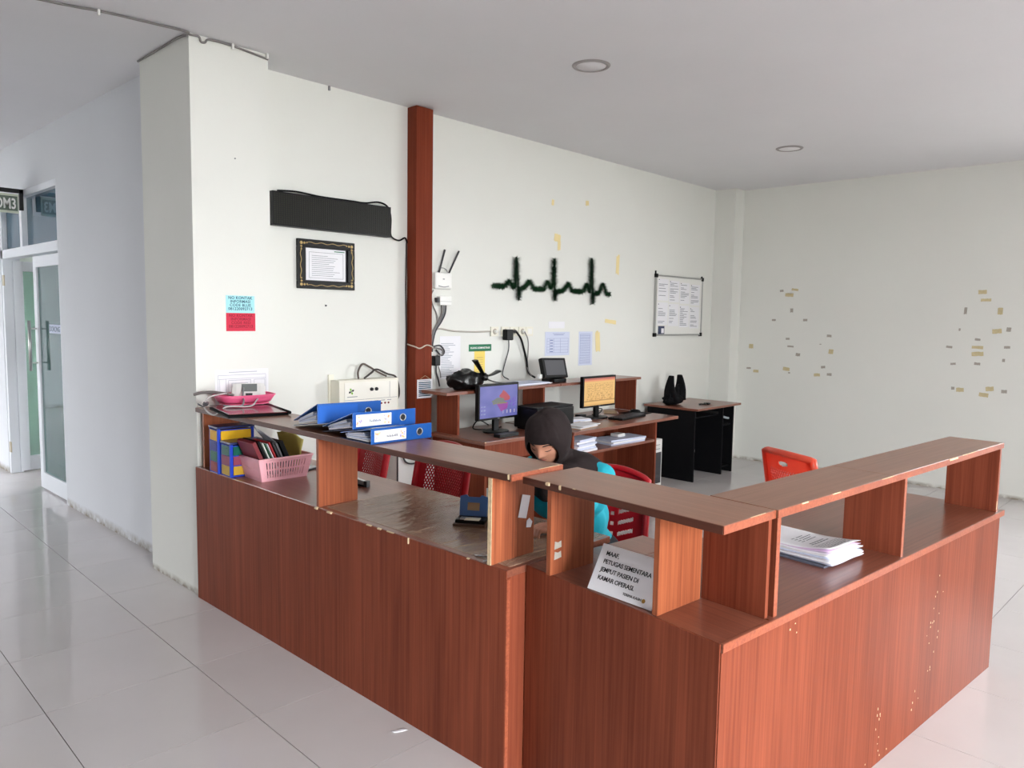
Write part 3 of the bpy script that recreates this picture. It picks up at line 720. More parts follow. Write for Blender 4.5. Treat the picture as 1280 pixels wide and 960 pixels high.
# ================================================================ ON THE BACK WALL
# LED running-text panel
t = thing('led_panel', 'long black unlit LED display panel high on the white wall', 'sign', (1.028, -.0, 2.14))
obj('housing', B(-.451, .451, -.055, 0, 0, .208, bev=.003), M['black'], t)
k = MB()
for i in range(56):
    for j in range(15):
        x = -.44+i*.0158; z = .012+j*.0126; k.box(x, x+.009, -.0565, -.055, z, z+.008)
o = obj('led_matrix', k, mat('led_dots', (44, 44, 36), .6, spec=.2), t); o['kind'] = 'stuff'
wire('panel_cable', [(.62, -.04, 2.352), (.75, -.04, 2.362), (.93, -.04, 2.352), (1.15, -.04, 2.353), (1.27, -.04, 2.353), (1.38, -.04, 2.372), (1.46, -.04, 2.35), (1.488, -.04, 2.28), (1.486, -.04, 2.168), (1.52, -.03, 2.138), (1.58, -.02, 2.13), (1.63, -.02, 2.152), (1.656, -.012, 2.12)], .006, M['blackrough'], 'black cable from the LED panel to the brown post')
wire('post_cable', [(1.655, -.008, 2.12), (1.650, -.008, 1.8), (1.655, -.008, 1.5), (1.652, -.008, 1.2), (1.655, -.008, .64)], .006, mat('dark_brown_cable', (58, 44, 40), .6), 'thin dark cable running down the left edge of the brown post')
# framed certificate with ornate frame
t = thing('framed_certificate', 'ornate black and gold frame holding a printed certificate', 'picture', (.983, 0, 1.762))
W2, HT = .217, .316
fm = MB()
for a in ((-W2, W2, 0, .05), (-W2, W2, HT-.05, HT)): fm.box(a[0], a[1], -.022, -.001, a[2], a[3], bev=.004)
for a in ((-W2, -W2+.055), (W2-.055, W2)): fm.box(a[0], a[1], -.022, -.001, .05, HT-.05, bev=.004)
obj('frame', fm, M['black'], t)
obj('mount', B(-W2+.05, W2-.05, -.010, -.002, .045, HT-.045), mat('dark_mount', (40, 38, 44), .5), t)
obj('certificate', B(-.152, .148, -.0125, -.0102, .055, HT-.055), M['paper'], t)
k = MB()
k.box(-.13, .13, -.0132, -.0126, .07, .072); k.box(-.13, .13, -.0132, -.0126, .235, .237); k.box(-.13, -.128, -.0132, -.0126, .07, .236); k.box(.128, .13, -.0132, -.0126, .07, .236)
R_ = random.Random(11)
for i in range(11): k.box(-.11, R_.uniform(.0, .11), -.0132, -.0126, .085+i*.0128, .0875+i*.0128)
obj('printed_lines', k, M['inkgrey'], t)['kind'] = 'stuff'
k = MB(); k.box(.06, .14, -.0132, -.0126, .246, .252); obj('letterhead', k, M['greenpaper'], t)
orn = MB()
for sx in (-1, 1):
    for zz, sz in ((.026, 1), (HT-.026, -1)):
        x0 = sx*(W2-.026)
        for dx, dz, r in ((0, 0, .011), (-sx*.022, 0, .008), (-sx*.04, .002, .006), (0, sz*.022, .008), (0, sz*.04, .006)):
            orn.lathe([(.0001, -.004), (r*.5, -.005), (r, 0)], 10, mtx=Matrix.Translation((x0+dx, -.022, zz+dz)) @ Matrix.Rotation(PI/2, 4, 'X') @ Matrix.Scale(-1, 4, (0, 0, 1)))
    orn.tube([(sx*(W2-.022+.004*math.sin(q*1.1)), -.0235, .06+q*.2/16) for q in range(17)], .0022, 6)
for zz in (.022, HT-.022): orn.tube([(-.15+q*.3/20, -.0235, zz+.004*math.sin(q*1.1)) for q in range(21)], .0022, 6)
obj('gilt_ornament', orn, M['gold'], t)['kind'] = 'stuff'
wire('wall_screw', [(.983, 0, 1.655), (.983, -.008, 1.655)], .006, M['darkgrey'], 'dark screw in the wall below the framed certificate', 'screw', 1)
wire('wall_screw', [(.247, -.241, 2.459), (.247, -.246, 2.459)], .004, M['grey'], 'small nail in the upper part of the white pillar', 'screw', 1)

# bedside-gas style control box
t = thing('control_panel_box', 'cream wall-mounted control box with rows of indicators behind the binders', 'control box', (1.22, 0, .72))
obj('case', B(-.21, .28, -.115, -.012, 0, .44, bev=.004), M['cream'], t)
obj('back_plate', B(-.225, -.185, -.012, -.001, 0, .475), M['cream'], t)
obj('front_plate', B(-.17, .265, -.1185, -.115, .02, .425), mat('cream_front', (236, 234, 224), .4), t)
lg = MB()
for a in range(4):
    an = a*PI/2+.4; lg.prism([(.0, 0), (.014, .008), (.024, 0), (.014, -.008)], 0, .001, mtx=frame3((math.cos(an), 0, math.sin(an)), (-math.sin(an), 0, math.cos(an)), (0, -1, 0), (-.118, -.1186, .365)), mi=a % 2)
obj('maker_emblem', lg, [M['ink'], mat('leaf_green', (120, 176, 40), .5)], t)
obj('nameplate', B(-.15, -.07, -.1192, -.1185, .326, .330), M['inkgrey'], t)
for x in (.045, .085):
    obj('gauge_knob', MB().lathe([(.0001, .012), (.011, .012), (.012, 0)], 16, mtx=frame3((1, 0, 0), (0, 0, 1), (0, -1, 0), (x, -.1185, .372))), M['ink'], t)
lm = MB()
for i in range(5):
    x = .07+i*.030; lm.lathe([(.0001, .006), (.006, .004), (.007, 0)], 12, mtx=frame3((1, 0, 0), (0, 0, 1), (0, -1, 0), (x, -.1185, .27)))
o = obj('indicator_lamps', lm, M['drawerred'], t); o['kind'] = 'stuff'
lm = MB()
for i in range(7): lm.box(-.15+i*.055, -.115+i*.055, -.1192, -.1185, .288, .292)
lm.box(-.17, .265, -.1192, -.1185, .305, .307); lm.box(.20, .202, -.1192, -.1185, .31, .42)
obj('scale_marks', lm, M['inkgrey'], t)['kind'] = 'stuff'
wire('box_cable', [(1.2, -.06, 1.162), (1.198, -.06, 1.215), (1.235, -.06, 1.262), (1.292, -.06, 1.24), (1.36, -.06, 1.203), (1.436, -.06, 1.17)], .007, mat('grey_brown_cable', (96, 84, 78), .6), 'grey cable loop rising from the top of the cream control box')
wire('box_cable', [(1.24, -.07, 1.163), (1.30, -.07, 1.20), (1.347, -.07, 1.222), (1.436, -.07, 1.187), (1.507, -.07, 1.165), (1.536, -.07, 1.10), (1.54, -.07, 1.03), (1.515, -.07, .99)], .007, mat('dark_cable', (60, 54, 52), .6), 'dark cable draping over the right side of the cream control box')
# low white cabinet under it
t = thing('low_cabinet', 'low white cabinet on the floor under the cream control box', 'cabinet', (1.495, -.17, 0))
obj('carcass', B(-.165, .16, -.145, .165, 0, .69, bev=.004), M['white'], t)
obj('door', B(-.163, .158, -.162, -.147, .03, .66, bev=.002), M['white'], t)
obj('door_gap', B(-.1655, -.1635, -.16, -.146, .03, .66), M['darkgrey'], t)
wire('cabinet_cable', [(1.36, -.342, .645), (1.39, -.345, .60), (1.45, -.35, .585), (1.52, -.35, .60), (1.55, -.342, .64)], .006, M['darkgrey'], 'dark cable loop hanging on the low white cabinet')
# sheet on the pillar: floor plan, two notices
def printed_sheet(name, c, w, hgt, lab, lines, paper, ink, cat='notice', nrm=(0, -1, 0), ax=(1, 0, 0), group=None, tilt=0.0):
    t = thing(name, lab, cat, c, 0, group)
    ax, nrm = Vector(ax), Vector(nrm); up = Vector((0, 0, 1))
    if tilt: q = Matrix.Rotation(tilt, 3, nrm); ax = q @ ax; up = q @ up
    mt = frame3(ax, up, nrm, (0, 0, 0))
    obj('sheet', B(-w/2, w/2, 0, hgt, .0005, .0016, mtx=mt), paper, t)
    if lines:
        k = MB()
        for (x0, x1, y0, y1) in lines: k.box(x0*w-w/2, x1*w-w/2, y0*hgt, y1*hgt, .0016, .002, mtx=mt)
        obj('printed_lines', k, ink, t)['kind'] = 'stuff'
    return t, mt
def plan_lines():
    L = []
    def rect(x0, x1, y0, y1, a=.006, b=.012): L.extend([(x0, x1, y0, y0+b), (x0, x1, y1-b, y1), (x0, x0+a, y0, y1), (x1-a, x1, y0, y1)])
    rect(.05, .95, .12, .86); rect(.24, .66, .2, .72); rect(.3, .6, .3, .64); rect(.72, .93, .3, .72); rect(.08, .2, .3, .76); L.append((.25, .78, .92, .94)); L.append((.05, .95, .75, .76))
    return L
printed_sheet('floor_plan_sheet', (.27, -.241, 1.06), .325, .215, 'faint white floor-plan sheet taped low on the white pillar', plan_lines(), M['paper'], M['inkpale'])
t, mt = printed_sheet('code_notice', (.265, -.241, 1.598), .172, .098, 'light cyan contact notice on the white pillar, the upper one', None, M['cyanpaper'], None)
text_mesh('lettering', 'NO KONTAK\nINFORMASI\nCODE BLUE\n081220092713', .0225, M['tealink'], mt @ Matrix.Translation((0, .078, .0018)), t, 'CENTER', 1.08, .92, .0004)
t, mt = printed_sheet('code_notice', (.267, -.241, 1.494), .176, .103, 'crimson contact notice on the white pillar, below the cyan one', None, M['redpaper'], None)
text_mesh('lettering', 'NO KONTAK\nINFORMASI\nCODE RED\n081220092713', .0225, M['redink'], mt @ Matrix.Translation((0, .082, .0018)), t, 'CENTER', 1.08, .92, .0004)
# notice on the post
R_ = random.Random(5)
t, mt = printed_sheet('post_notice', (1.752, -.102, .997), .145, .138, 'white notice with teal bars hanging low on the brown post', [(.1, .9, .1+i*.1, .1+i*.1+.055) for i in range(8)]+[(.15, .85, .92, .94)], M['paper'], M['tealink'], nrm=(0, -1, 0))
obj('hanging_string', MB().tube([(-.05, -.004, .138), (.0, -.004, .165), (.05, -.004, .138)], .0022, 6), M['kraft'], t)
wire('post_band_cable', [(1.655, -.02, 1.39), (1.655, -.106, 1.375), (1.70, -.108, 1.362), (1.76, -.108, 1.384), (1.80, -.108, 1.378), (1.826, -.104, 1.362), (1.835, -.05, 1.36), (1.90, -.02, 1.355)], .005, mat('beige_cable', (200, 186, 170), .5), 'beige cable tied across the brown post')

# tinsel heartbeat garland
G = [(2.531, 1.848), (2.661, 1.847), (2.722, 1.901), (2.764, 1.837), (2.795, 1.877), (2.799, 2.09), (2.822, 1.916), (2.839, 1.745), (2.855, 1.836), (2.898, 1.842), (2.971, 1.908), (3.021, 1.843), (3.157, 1.841), (3.195, 1.914), (3.247, 1.851), (3.276, 1.898), (3.286, 2.11), (3.296, 1.925), (3.305, 1.752), (3.323, 1.828), (3.412, 1.837), (3.494, 1.91), (3.539, 1.842), (3.704, 1.841), (3.757, 1.919), (3.794, 1.837), (3.818, 1.907), (3.822, 2.149), (3.84, 1.936), (3.855, 1.735), (3.874, 1.833), (3.944, 1.835), (4.003, 1.929), (4.062, 1.835), (4.123, 1.827)]
R_ = random.Random(9); m = MB()
for i in range(len(G)-1):
    a, b_ = Vector((G[i][0], -.022, G[i][1])), Vector((G[i+1][0], -.022, G[i+1][1])); n = max(2, int((b_-a).length/.0042))
    spike = abs(b_.z-a.z) > .1
    for k in range(n):
        p_ = a.lerp(b_, k/n); tdir = (b_-a).normalized()
        for q in range(11):
            an = R_.uniform(0, 2*PI); s_ = tdir.orthogonal().normalized(); u_ = tdir.cross(s_)
            dirv = (s_*math.cos(an)+u_*math.sin(an)+tdir*R_.uniform(-.5, .5)).normalized(); Lg = R_.uniform(.024, .040)*(1.55 if spike else 1)
            e = p_+dirv*Lg; e.y = min(e.y, -.003); sd = dirv.cross(tdir).normalized()*.0034
            m.add([p_-sd, p_+sd, e], [(0, 1, 2)])
t = thing('tinsel_garland', 'dark green tinsel garland shaped as a heartbeat line on the wall', 'garland', (3.3, -.02, 1.735))
m.v = [(v[0]-3.3, v[1]+.02, v[2]-1.735) for v in m.v]
obj('tinsel_strands', m, M['tinsel'], t)['kind'] = 'stuff'
obj('wire_core', MB().tube([(x-3.3, -.002, z-1.735) for x, z in G], .006, 6), M['tinsel'], t)

# router and junction box
t = thing('wifi_router', 'white wall router with two raised antennas right of the brown post', 'router', (1.99, 0, 1.80))
obj('body', B(-.085, .085, -.034, -.002, 0, .125, bev=.012), M['white'], t)
obj('vent_slot', MB().tube(smooth_path([(-.05, -.035, .024), (0, -.035, .017), (.05, -.035, .024)]), .0035, 6), M['grey'], t)
obj('logo_dot', B(-.008, .008, -.0355, -.034, .072, .080), M['grey'], t)
for x, x2 in ((-.04, .012), (.062, .155)):
    obj('antenna', MB().tube([(x, -.02, .12), (x, -.03, .135), (x2, -.03, .295)], [.007, .007, .0075], 8), M['darkgrey'], t)
obj('antenna_lead', MB().tube(smooth_path([(-.055, -.02, .122), (-.02, -.025, .158), (.03, -.025, .15), (.05, -.02, .122)]), .003, 6), M['grey'], t)
t = thing('junction_box', 'small white junction box below the router', 'junction box', (2.0, 0, 1.68))
obj('box', B(-.055, .06, -.045, -.002, 0, .068, bev=.005), M['white'], t)
obj('lid_seam', B(-.056, .061, -.046, -.044, .027, .029), M['grey'], t)
obj('side_plug', B(-.075, -.055, -.04, -.01, .02, .055), M['darkgrey'], t)
greyc = mat('grey_cable', (128, 124, 122), .5)
for i, dx in enumerate((0, .018, .034)):
    wire('data_cable', [(1.985+dx, -.02-.004*i, 1.682), (1.985+dx*.8, -.02-.004*i, 1.62), (1.95+dx*.7, -.02-.004*i, 1.555), (1.905+dx*.4, -.02-.004*i, 1.487), (1.885+dx*.2, -.02-.004*i, 1.40), (1.882+dx*.1, -.02-.004*i, 1.33)], .006, [greyc, M['grey'], M['darkgrey']][i], ['leftmost', 'middle', 'rightmost'][i]+' of three cables dropping from the junction box')
wire('data_cable', [(1.90, -.02, 1.79), (1.875, -.02, 1.74), (1.90, -.02, 1.67), (1.93, -.02, 1.62), (1.94, -.035, 1.56)], .005, greyc, 'grey cable curving between router and brown post')
wire('socket_cable', [(1.918, -.008, 1.485), (1.979, -.008, 1.503), (2.116, -.008, 1.485), (2.321, -.008, 1.478), (2.525, -.008, 1.481)], .007, mat('grey_beige_cable', (178, 172, 162), .5), 'pale cable running along the wall to the first socket')
for i, (pts, r) in enumerate((([(1.90, -.03, 1.37), (1.96, -.035, 1.375), (2.005, -.03, 1.33), (1.975, -.03, 1.30), (1.92, -.03, 1.345)], .006), ([(1.90, -.03, 1.36), (1.97, -.04, 1.345), (1.985, -.03, 1.31), (1.93, -.035, 1.30)], .006), ([(1.925, -.03, 1.24), (1.925, -.03, 1.18), (1.945, -.03, 1.12), (1.95, -.04, 1.066)], .006), ([(1.945, -.03, 1.22), (1.97, -.025, 1.17), (1.975, -.025, 1.13)], .004))):
    wire('cable_coil', pts, r, [M['darkgrey'], greyc, M['darkgrey'], greyc][i], ['dark coiled cable loop beside the brown post', 'grey coiled cable loop beside the brown post', 'dark cable dropping from the adapters to the desk shelf', 'short grey cable end beside the adapters'][i])
solo('power_adapter', B(1.895, 1.95, -.05, -.01, 1.225, 1.30, bev=.006), M['black'], 'black power adapter hanging beside the brown post', 'adapter')
# sockets
for i, (x, lab) in enumerate(((2.568, 'single cream wall socket at the end of the pale cable'), (2.692, 'cream wall socket hidden behind the black adapter'), (2.797, 'cream wall socket with the dark plug, middle of the row'), (2.90, 'cream wall socket with the thin pale plug lead'), (2.99, 'rightmost cream switch of the socket row'))):
    t = thing('wall_socket', lab, 'socket', (x, 0, 1.44), 0, 'wall sockets')
    obj('plate', B(-.044, .044, -.012, -.001, 0, .078, bev=.003), M['cream'], t)
    if i == 4: obj('rocker', B(-.026, .026, -.016, -.012, .016, .062, bev=.002), M['white'], t)
    else:
        obj('socket_well', MB().lathe([(.0001, .0005), (.020, .0005), (.022, .003), (.024, 0)], 20, mtx=frame3((1, 0, 0), (0, 0, 1), (0, -1, 0), (0, -.012, .039))), mat('socket_well', (176, 168, 150), .5), t)
        if i in (0, 2, 3): obj('plug', MB().lathe([(.0001, .02), (.012, .02), (.014, 0)], 14, mtx=frame3((1, 0, 0), (0, 0, 1), (0, -1, 0), (0, -.013, .039))), M['white'] if i != 2 else M['darkgrey'], t)
solo('power_adapter', B(2.655, 2.735, -.065, -.014, 1.408, 1.497, bev=.008), M['black'], 'black power adapter plugged into the wall socket row', 'adapter')
wire('power_lead', [(2.703, -.04, 1.408), (2.712, -.03, 1.325), (2.665, -.03, 1.2), (2.648, -.03, 1.12), (2.646, -.10, 1.09)], .005, M['darkgrey'], 'dark lead hanging from the black adapter')
wire('power_lead', [(2.797, -.035, 1.478), (2.85, -.04, 1.42), (2.905, -.03, 1.32), (2.936, -.03, 1.239), (2.965, -.03, 1.13), (2.97, -.10, 1.09)], .009, M['black'], 'thick black lead from the middle socket')
wire('power_lead', [(2.90, -.035, 1.478), (2.95, -.03, 1.41), (2.96, -.025, 1.30), (2.95, -.025, 1.18), (2.95, -.08, 1.10)], .005, greyc, 'thin grey lead from the right socket')

# papers on the wall
R_ = random.Random(21)
printed_sheet('wall_list', (2.09, 0, 1.115), .215, .33, 'long white list sheet on the wall beside the brown post', [(.06, R_.uniform(.4, .75), .06+i*.04, .075+i*.04) for i in range(20)], M['paper'], M['inkpale'])
t, mt = printed_sheet('room_plate', (2.413, 0, 1.322), .252, .055, 'green room plate with white lettering above the yellow note', None, M['greenpaper'], None, 'sign')
text_mesh('lettering', 'RUANG ADMINISTRASI', .021, M['white'], mt @ Matrix.Translation((0, .02, .0018)), t, 'CENTER', 1.0, 1.0, .0005)
printed_sheet('yellow_note', (2.408, 0, 1.09), .118, .235, 'yellow paper strip hanging under the green room plate', [(.2, .8, .2+i*.08, .215+i*.08) for i in range(8)], M['yellowpaper'], M['kraft'])
def table_lines(): return [(.08, .95, .12+i*.12, .128+i*.12) for i in range(6)]+[(x, x+.006, .12, .73) for x in (.08, .18, .35, .62, .94)]+[(.35, .75, .86, .88), (.3, .8, .92, .935)]+[(.2, .32, .15+i*.12, .19+i*.12) for i in range(5)]
printed_sheet('schedule_sheet', (3.375, 0, 1.262), .34, .212, 'wide table sheet on the wall above the touch terminal', table_lines(), M['paperblue'], M['inkblue'])
printed_sheet('schedule_sheet', (3.783, 0, 1.16), .205, .315, 'tall printed list sheet right of the wide table sheet', [(.1, .85, .06+i*.045, .072+i*.045) for i in range(20)]+[(.1, .11, .06, .92), (.84, .85, .06, .92)], M['paperblue'], M['inkblue'])
printed_sheet('blank_sheet', (3.36, 0, 1.505), .22, .06, 'torn white paper remnant above the wide table sheet', None, M['paper'], None)
# white board
t = thing('notice_board', 'aluminium framed white notice board covered with typed sheets', 'notice board', (5.40, 0, 1.437))
BW, BH = .47, .615
obj('board', B(-BW, BW, -.016, -.002, 0, BH), M['white'], t)
fm = MB().box(-BW-.012, -BW+.006, -.022, -.001, -.01, BH+.01).box(BW-.006, BW+.012, -.022, -.001, -.01, BH+.01).box(-BW, BW, -.022, -.001, -.01, .006).box(-BW, BW, -.022, -.001, BH-.006, BH+.01)
obj('frame', fm, M['metal'], t)
for sx in (-1, 1):
    for z in (0, BH): obj('corner_cap', B(sx*BW-.02, sx*BW+.02, -.026, -.0005, z-.02, z+.02, bev=.004), M['black'], t)
obj('hook', B(-BW-.01, -BW+.004, -.012, -.001, BH+.01, BH+.05), M['black'], t)
obj('hook', B(BW-.004, BW+.01, -.012, -.001, BH+.01, BH+.035), M['black'], t)
R_ = random.Random(31)
for r in range(2):
    for c in range(4):
        x = -.335+c*.218; z = .36-r*.255+(-.012*c)
        s_ = thing('typed_sheet', ['upper', 'lower'][r]+' row typed sheet on the notice board, '+['leftmost', 'second from left', 'third from left', 'rightmost'][c], 'paper', (5.40+x, -.016, 1.437+z), 0, 'typed sheets on the notice board')
        obj('sheet', B(-.1, .1, -.0012, 0, 0, .225 if r == 0 else .235), M['paper'], s_)
        k = MB()
        for i in range(13):
            if R_.random() < .22: continue
            w_ = R_.uniform(.05, .17); k.box(-.085, -.085+w_, -.0018, -.0012, .02+i*.0148, .025+i*.0148)
        obj('printed_lines', k, M['inkgrey'], s_)['kind'] = 'stuff'
        obj('heading_mark', B(-.09, -.075, -.0018, -.0012, .212, .22), M['ink'], s_)
t = thing('small_card', 'small dark blue card with white label at the board corner', 'card', (5.05, -.016, 1.445))
obj('card', B(-.06, .06, -.002, 0, 0, .085), mat('navy_card', (40, 52, 84), .5), t); obj('label', B(.0, .05, -.003, -.002, .01, .06), M['paper'], t)
# tape scraps
def strip_mesh(w, hgt, sd):
    R_ = random.Random(sd); n = 5
    pts = [(-w/2+w*i/n, -hgt/2+R_.uniform(0, .12)*hgt) for i in range(n+1)]+[(w/2-w*i/n, hgt/2-R_.uniform(0, .12)*hgt) for i in range(n+1)]
    a = R_.uniform(-.12, .12); ca, sa = math.cos(a), math.sin(a)
    return [(x*ca-y*sa, x*sa+y*ca) for x, y in pts]
ORD = ['topmost', 'second', 'third', 'fourth', 'fifth', 'sixth', 'seventh', 'eighth', 'ninth', 'tenth', 'eleventh', 'twelfth', 'thirteenth', 'fourteenth', 'fifteenth', 'sixteenth', 'seventeenth', 'eighteenth', 'nineteenth', 'lowest']
LC = [(-0.736, 1.935, 0.041, 0.026), (-0.885, 1.946, 0.074, 0.026), (-0.824, 1.89, 0.091, 0.042), (-0.859, 1.721, 0.032, 0.047), (-0.661, 1.612, 0.044, 0.026), (-1.014, 1.617, 0.046, 0.03), (-0.829, 1.408, 0.042, 0.026), (-0.865, 1.325, 0.07, 0.021), (-0.952, 1.238, 0.048, 0.037), (-0.405, 1.31, 0.052, 0.054), (-1.279, 1.452, 0.049, 0.03), (-1.191, 1.361, 0.02, 0.01), (-1.306, 1.287, 0.049, 0.055), (-0.388, 1.059, 0.052, 0.022), (-0.476, 1.029, 0.063, 0.033), (-0.829, 1.074, 0.075, 0.042), (-0.864, 1.034, 0.021, 0.016), (-1.232, 1.118, 0.045, 0.03), (-1.17, 1.03, 0.066, 0.036), (-1.301, 1.043, 0.05, 0.031)]
RC = [(-2.666, 1.901, 0.069, 0.044), (-2.698, 1.826, 0.084, 0.031), (-2.537, 1.726, 0.024, 0.072), (-2.818, 1.724, 0.041, 0.069), (-2.498, 1.548, 0.016, 0.027), (-2.803, 1.54, 0.075, 0.048), (-2.895, 1.557, 0.036, 0.043), (-2.653, 1.458, 0.046, 0.023), (-2.42, 1.38, 0.053, 0.023), (-2.656, 1.385, 0.093, 0.031), (-2.66, 1.323, 0.097, 0.044), (-2.892, 1.394, 0.048, 0.026), (-2.462, 1.22, 0.045, 0.023), (-2.663, 1.231, 0.05, 0.027), (-2.872, 1.273, 0.022, 0.031), (-2.474, 0.986, 0.028, 0.032), (-2.535, 0.975, 0.064, 0.045), (-2.778, 1.002, 0.065, 0.045), (-2.733, 0.943, 0.077, 0.044), (-2.894, 0.987, 0.045, 0.035)]
for lst, nm in ((LC, 'left'), (RC, 'right')):
    for i, (y, z, w_, h_) in enumerate(sorted(lst, key=lambda q: -q[1])):
        big = w_*h_ > .0019
        m = MB().prism(strip_mesh(w_, h_, i+len(nm)*7), 0, .0015, mtx=frame3((0, -1, 0), (0, 0, 1), (-1, 0, 0), (XR-.0004, y, z)))
        solo('tape_scrap', m, M['tape'] if big else M['tapegrey'], '%s tape scrap, %s from the top in the %s cluster on the right wall' % ('yellowed' if big else 'greyish', ORD[i], nm) if 0 < i < 19 else '%s tape scrap, the %s of the %s cluster on the right wall' % ('yellowed' if big else 'greyish', ORD[i], nm), 'tape', 'old tape scraps on the right wall')
for i, (x, z, w_, h_, lab) in enumerate([(3.274, 2.599, 0.03, 0.055, 'thin tape mark high above the garland'), (3.759, 2.65, 0.045, 0.05, 'small yellow tape scrap high above the third garland spike'), (3.345, 2.30, 0.085, 0.07, 'yellow tape patch above the second garland spike'), (3.37, 2.235, 0.04, 0.09, 'hanging yellow tape end under the yellow patch'), (4.26, 2.121, 0.05, 0.199, 'long upright tape strip right of the garland'), (4.168, 1.57, 0.18, 0.04, 'level tape strip below the right end of the garland'), (3.971, 1.379, 0.07, 0.213, 'upright tape strip right of the printed list sheet')]):
    m = MB().prism(strip_mesh(w_, h_, i+40), 0, .0015, mtx=frame3((1, 0, 0), (0, 0, 1), (0, -1, 0), (x, -.0004, z)))
    solo('tape_scrap', m, M['tapecream'], lab+' on the back wall', 'tape', 'old tape scraps on the back wall')
# ceiling cable with clips
ck = mat('ceiling_cable', (120, 116, 114), .6)
wire('ceiling_cable', [(-1.9, .12, ZC-.008), (-.678, -.135, ZC-.008), (-.429, -.205, ZC-.008), (-.226, -.238, ZC-.008), (-.03, -.262, ZC-.008), (.0, -.256, ZC-.015), (.049, -.253, ZC-.012), (.061, -.253, ZC-.035), (.083, -.253, ZC-.033), (.11, -.253, ZC-.012), (.24, -.253, ZC-.010), (.35, -.253, ZC-.02), (.45, -.253, ZC-.03)], .006, ck, 'thin grey cable along the ceiling to the white pillar')
wire('ceiling_cable', [(-.012, -.25, ZC-.02), (-.012, -.14, ZC-.008), (-.012, .11, ZC-.01), (-.012, .42, ZC-.012)], .006, ck, 'thin grey cable along the left top edge of the white pillar')
for i, (x, y) in enumerate(((-.429, -.205), (.235, -.256), (.44, -.256))):
    solo('cable_clip', B(x-.006, x+.006, y-.012, y+.004, ZC-.03, ZC-.001, bev=.002), M['white'], ['white cable clip on the ceiling left of the pillar', 'white cable clip at the top of the pillar front', 'white cable clip at the right top edge of the pillar'][i], 'clip')
solo('cable_clip', B(1.01, 1.022, -.012, -.001, ZC-.03, ZC-.002), M['grey'], 'small clip at the top of the wall above the LED panel', 'clip')

# ================================================================ ON THE COUNTERS
# lever-arch binders, lying one over the other like shingles; local: spine along x at y=0, covers run to +y
def binder(lab, loc, rz, thk, depth, drop, label_x, cover_bits, w=.31):
    t = thing('ring_binder', lab, 'binder', loc, rz, 'blue lever arch binders on the shelf')
    # side profile (y, z): spine tall at y=0, both covers closing towards y=depth, the whole leaning back by `drop`
    def pl(y0, z0, y1, z1, th, x0=0.0, x1=w):
        dy, dz = y1-y0, z1-z0; L = math.hypot(dy, dz); ny, nz = -dz/L*th, dy/L*th
        vs = [(x, *q) for x in (x0, x1) for q in ((y0, z0), (y1, z1), (y1+ny, z1+nz), (y0+ny, z0+nz))]
        return MB().add(vs, [(0, 1, 2, 3), (4, 7, 6, 5), (0, 4, 5, 1), (1, 5, 6, 2), (2, 6, 7, 3), (3, 7, 4, 0)])
    zb = -drop+.003
    obj('spine', B(0, w, -.004, 0, 0, thk, bev=.0015), M['blue'], t)
    obj('front_cover', pl(0, thk-.003, depth, zb+.02, .003), M['blue'], t)
    obj('back_cover', pl(0, .0, depth, zb-.003, .003), M['bluedark'], t)
    pg = MB()
    for i in range(5):
        f0 = .14+.15*i
        y0, y1 = .02+.012*i, depth*.82+.01*(i % 2)
        za = thk*f0*.9; zz = lambda y: za*(1-y/depth)+(zb+.003+.003*i)*(y/depth)
        pg.v  # noqa
        q = pl(y0, zz(y0), y1, zz(y1), thk*.085, .006+.004*(i % 3), w-.012)
        pg.add(q.v, q.f, i % 2)
    obj('paper_block', pg, [M['paper'], M['paperblue']], t)['kind'] = 'stuff'
    rg = frame3((1, 0, 0), (0, 0, 1), (0, -1, 0), (w*.79, -.004, thk*.5))
    obj('finger_ring', MB().lathe([(.0125, .0), (.0125, .0012), (.0165, .0012), (.0165, 0)], 24, mtx=rg), M['metal'], t)
    obj('finger_hole', MB().lathe([(.0001, .0004), (.0126, .0004)], 24, mtx=rg), M['ink'], t)
    if label_x:
        obj('spine_label', B(w*label_x[0], w*label_x[1], -.0052, -.0041, thk*.14, thk*.86), M['paper'], t)
        R_ = random.Random(int(loc[1]*1000)); k = MB()
        for (dx, c) in cover_bits:
            for _ in range(9):
                x = w*dx+R_.uniform(-.012, .012); z = thk*R_.uniform(.25, .75); r = R_.uniform(.003, .006)
                k.prism([(x+r*math.cos(a), z+r*math.sin(a)) for a in (0, 1.26, 2.5, 3.8, 5)], 0, .0004, mi=_ % 3, mtx=frame3((1, 0, 0), (0, 0, 1), (0, -1, 0), (0, -.0052, 0)))
        x0 = w*(label_x[0]*.62+label_x[1]*.38)
        for i in range(9): k.box(x0+i*.0062, x0+i*.0062+.004, -.0057, -.0052, thk*.38, thk*(.46+.1*R_.random()), 3)
        obj('label_print', k, [M['tapecream'], mat('pale_orange_print', (226, 180, 140), .7), mat('lilac_print', (176, 160, 214), .7), M['inkgrey']], t)['kind'] = 'stuff'
    else:
        obj('clear_pocket', B(w*.02, w*.62, -.0052, -.0041, thk*.1, thk*.9), mat('glossy_blue_film', (52, 104, 190), .12), t)
    return t
binder('blue lever arch binder without label, rearmost and topmost of the three', (-.012, -1.475, 1.118), -.16, .088, .27, .040, None, ())
binder('blue lever arch binder with a white label, middle of the three', (-.008, -1.735, 1.122), -.10, .070, .265, .042, (.05, .60), ((.10, 0), (.52, 0)))
binder('blue lever arch binder with a white label, lowest and nearest of the three', (-.012, -1.868, ZS+.001), -.035, .064, .225, .0005, (.05, .56), ((.10, 0), (.50, 0)))

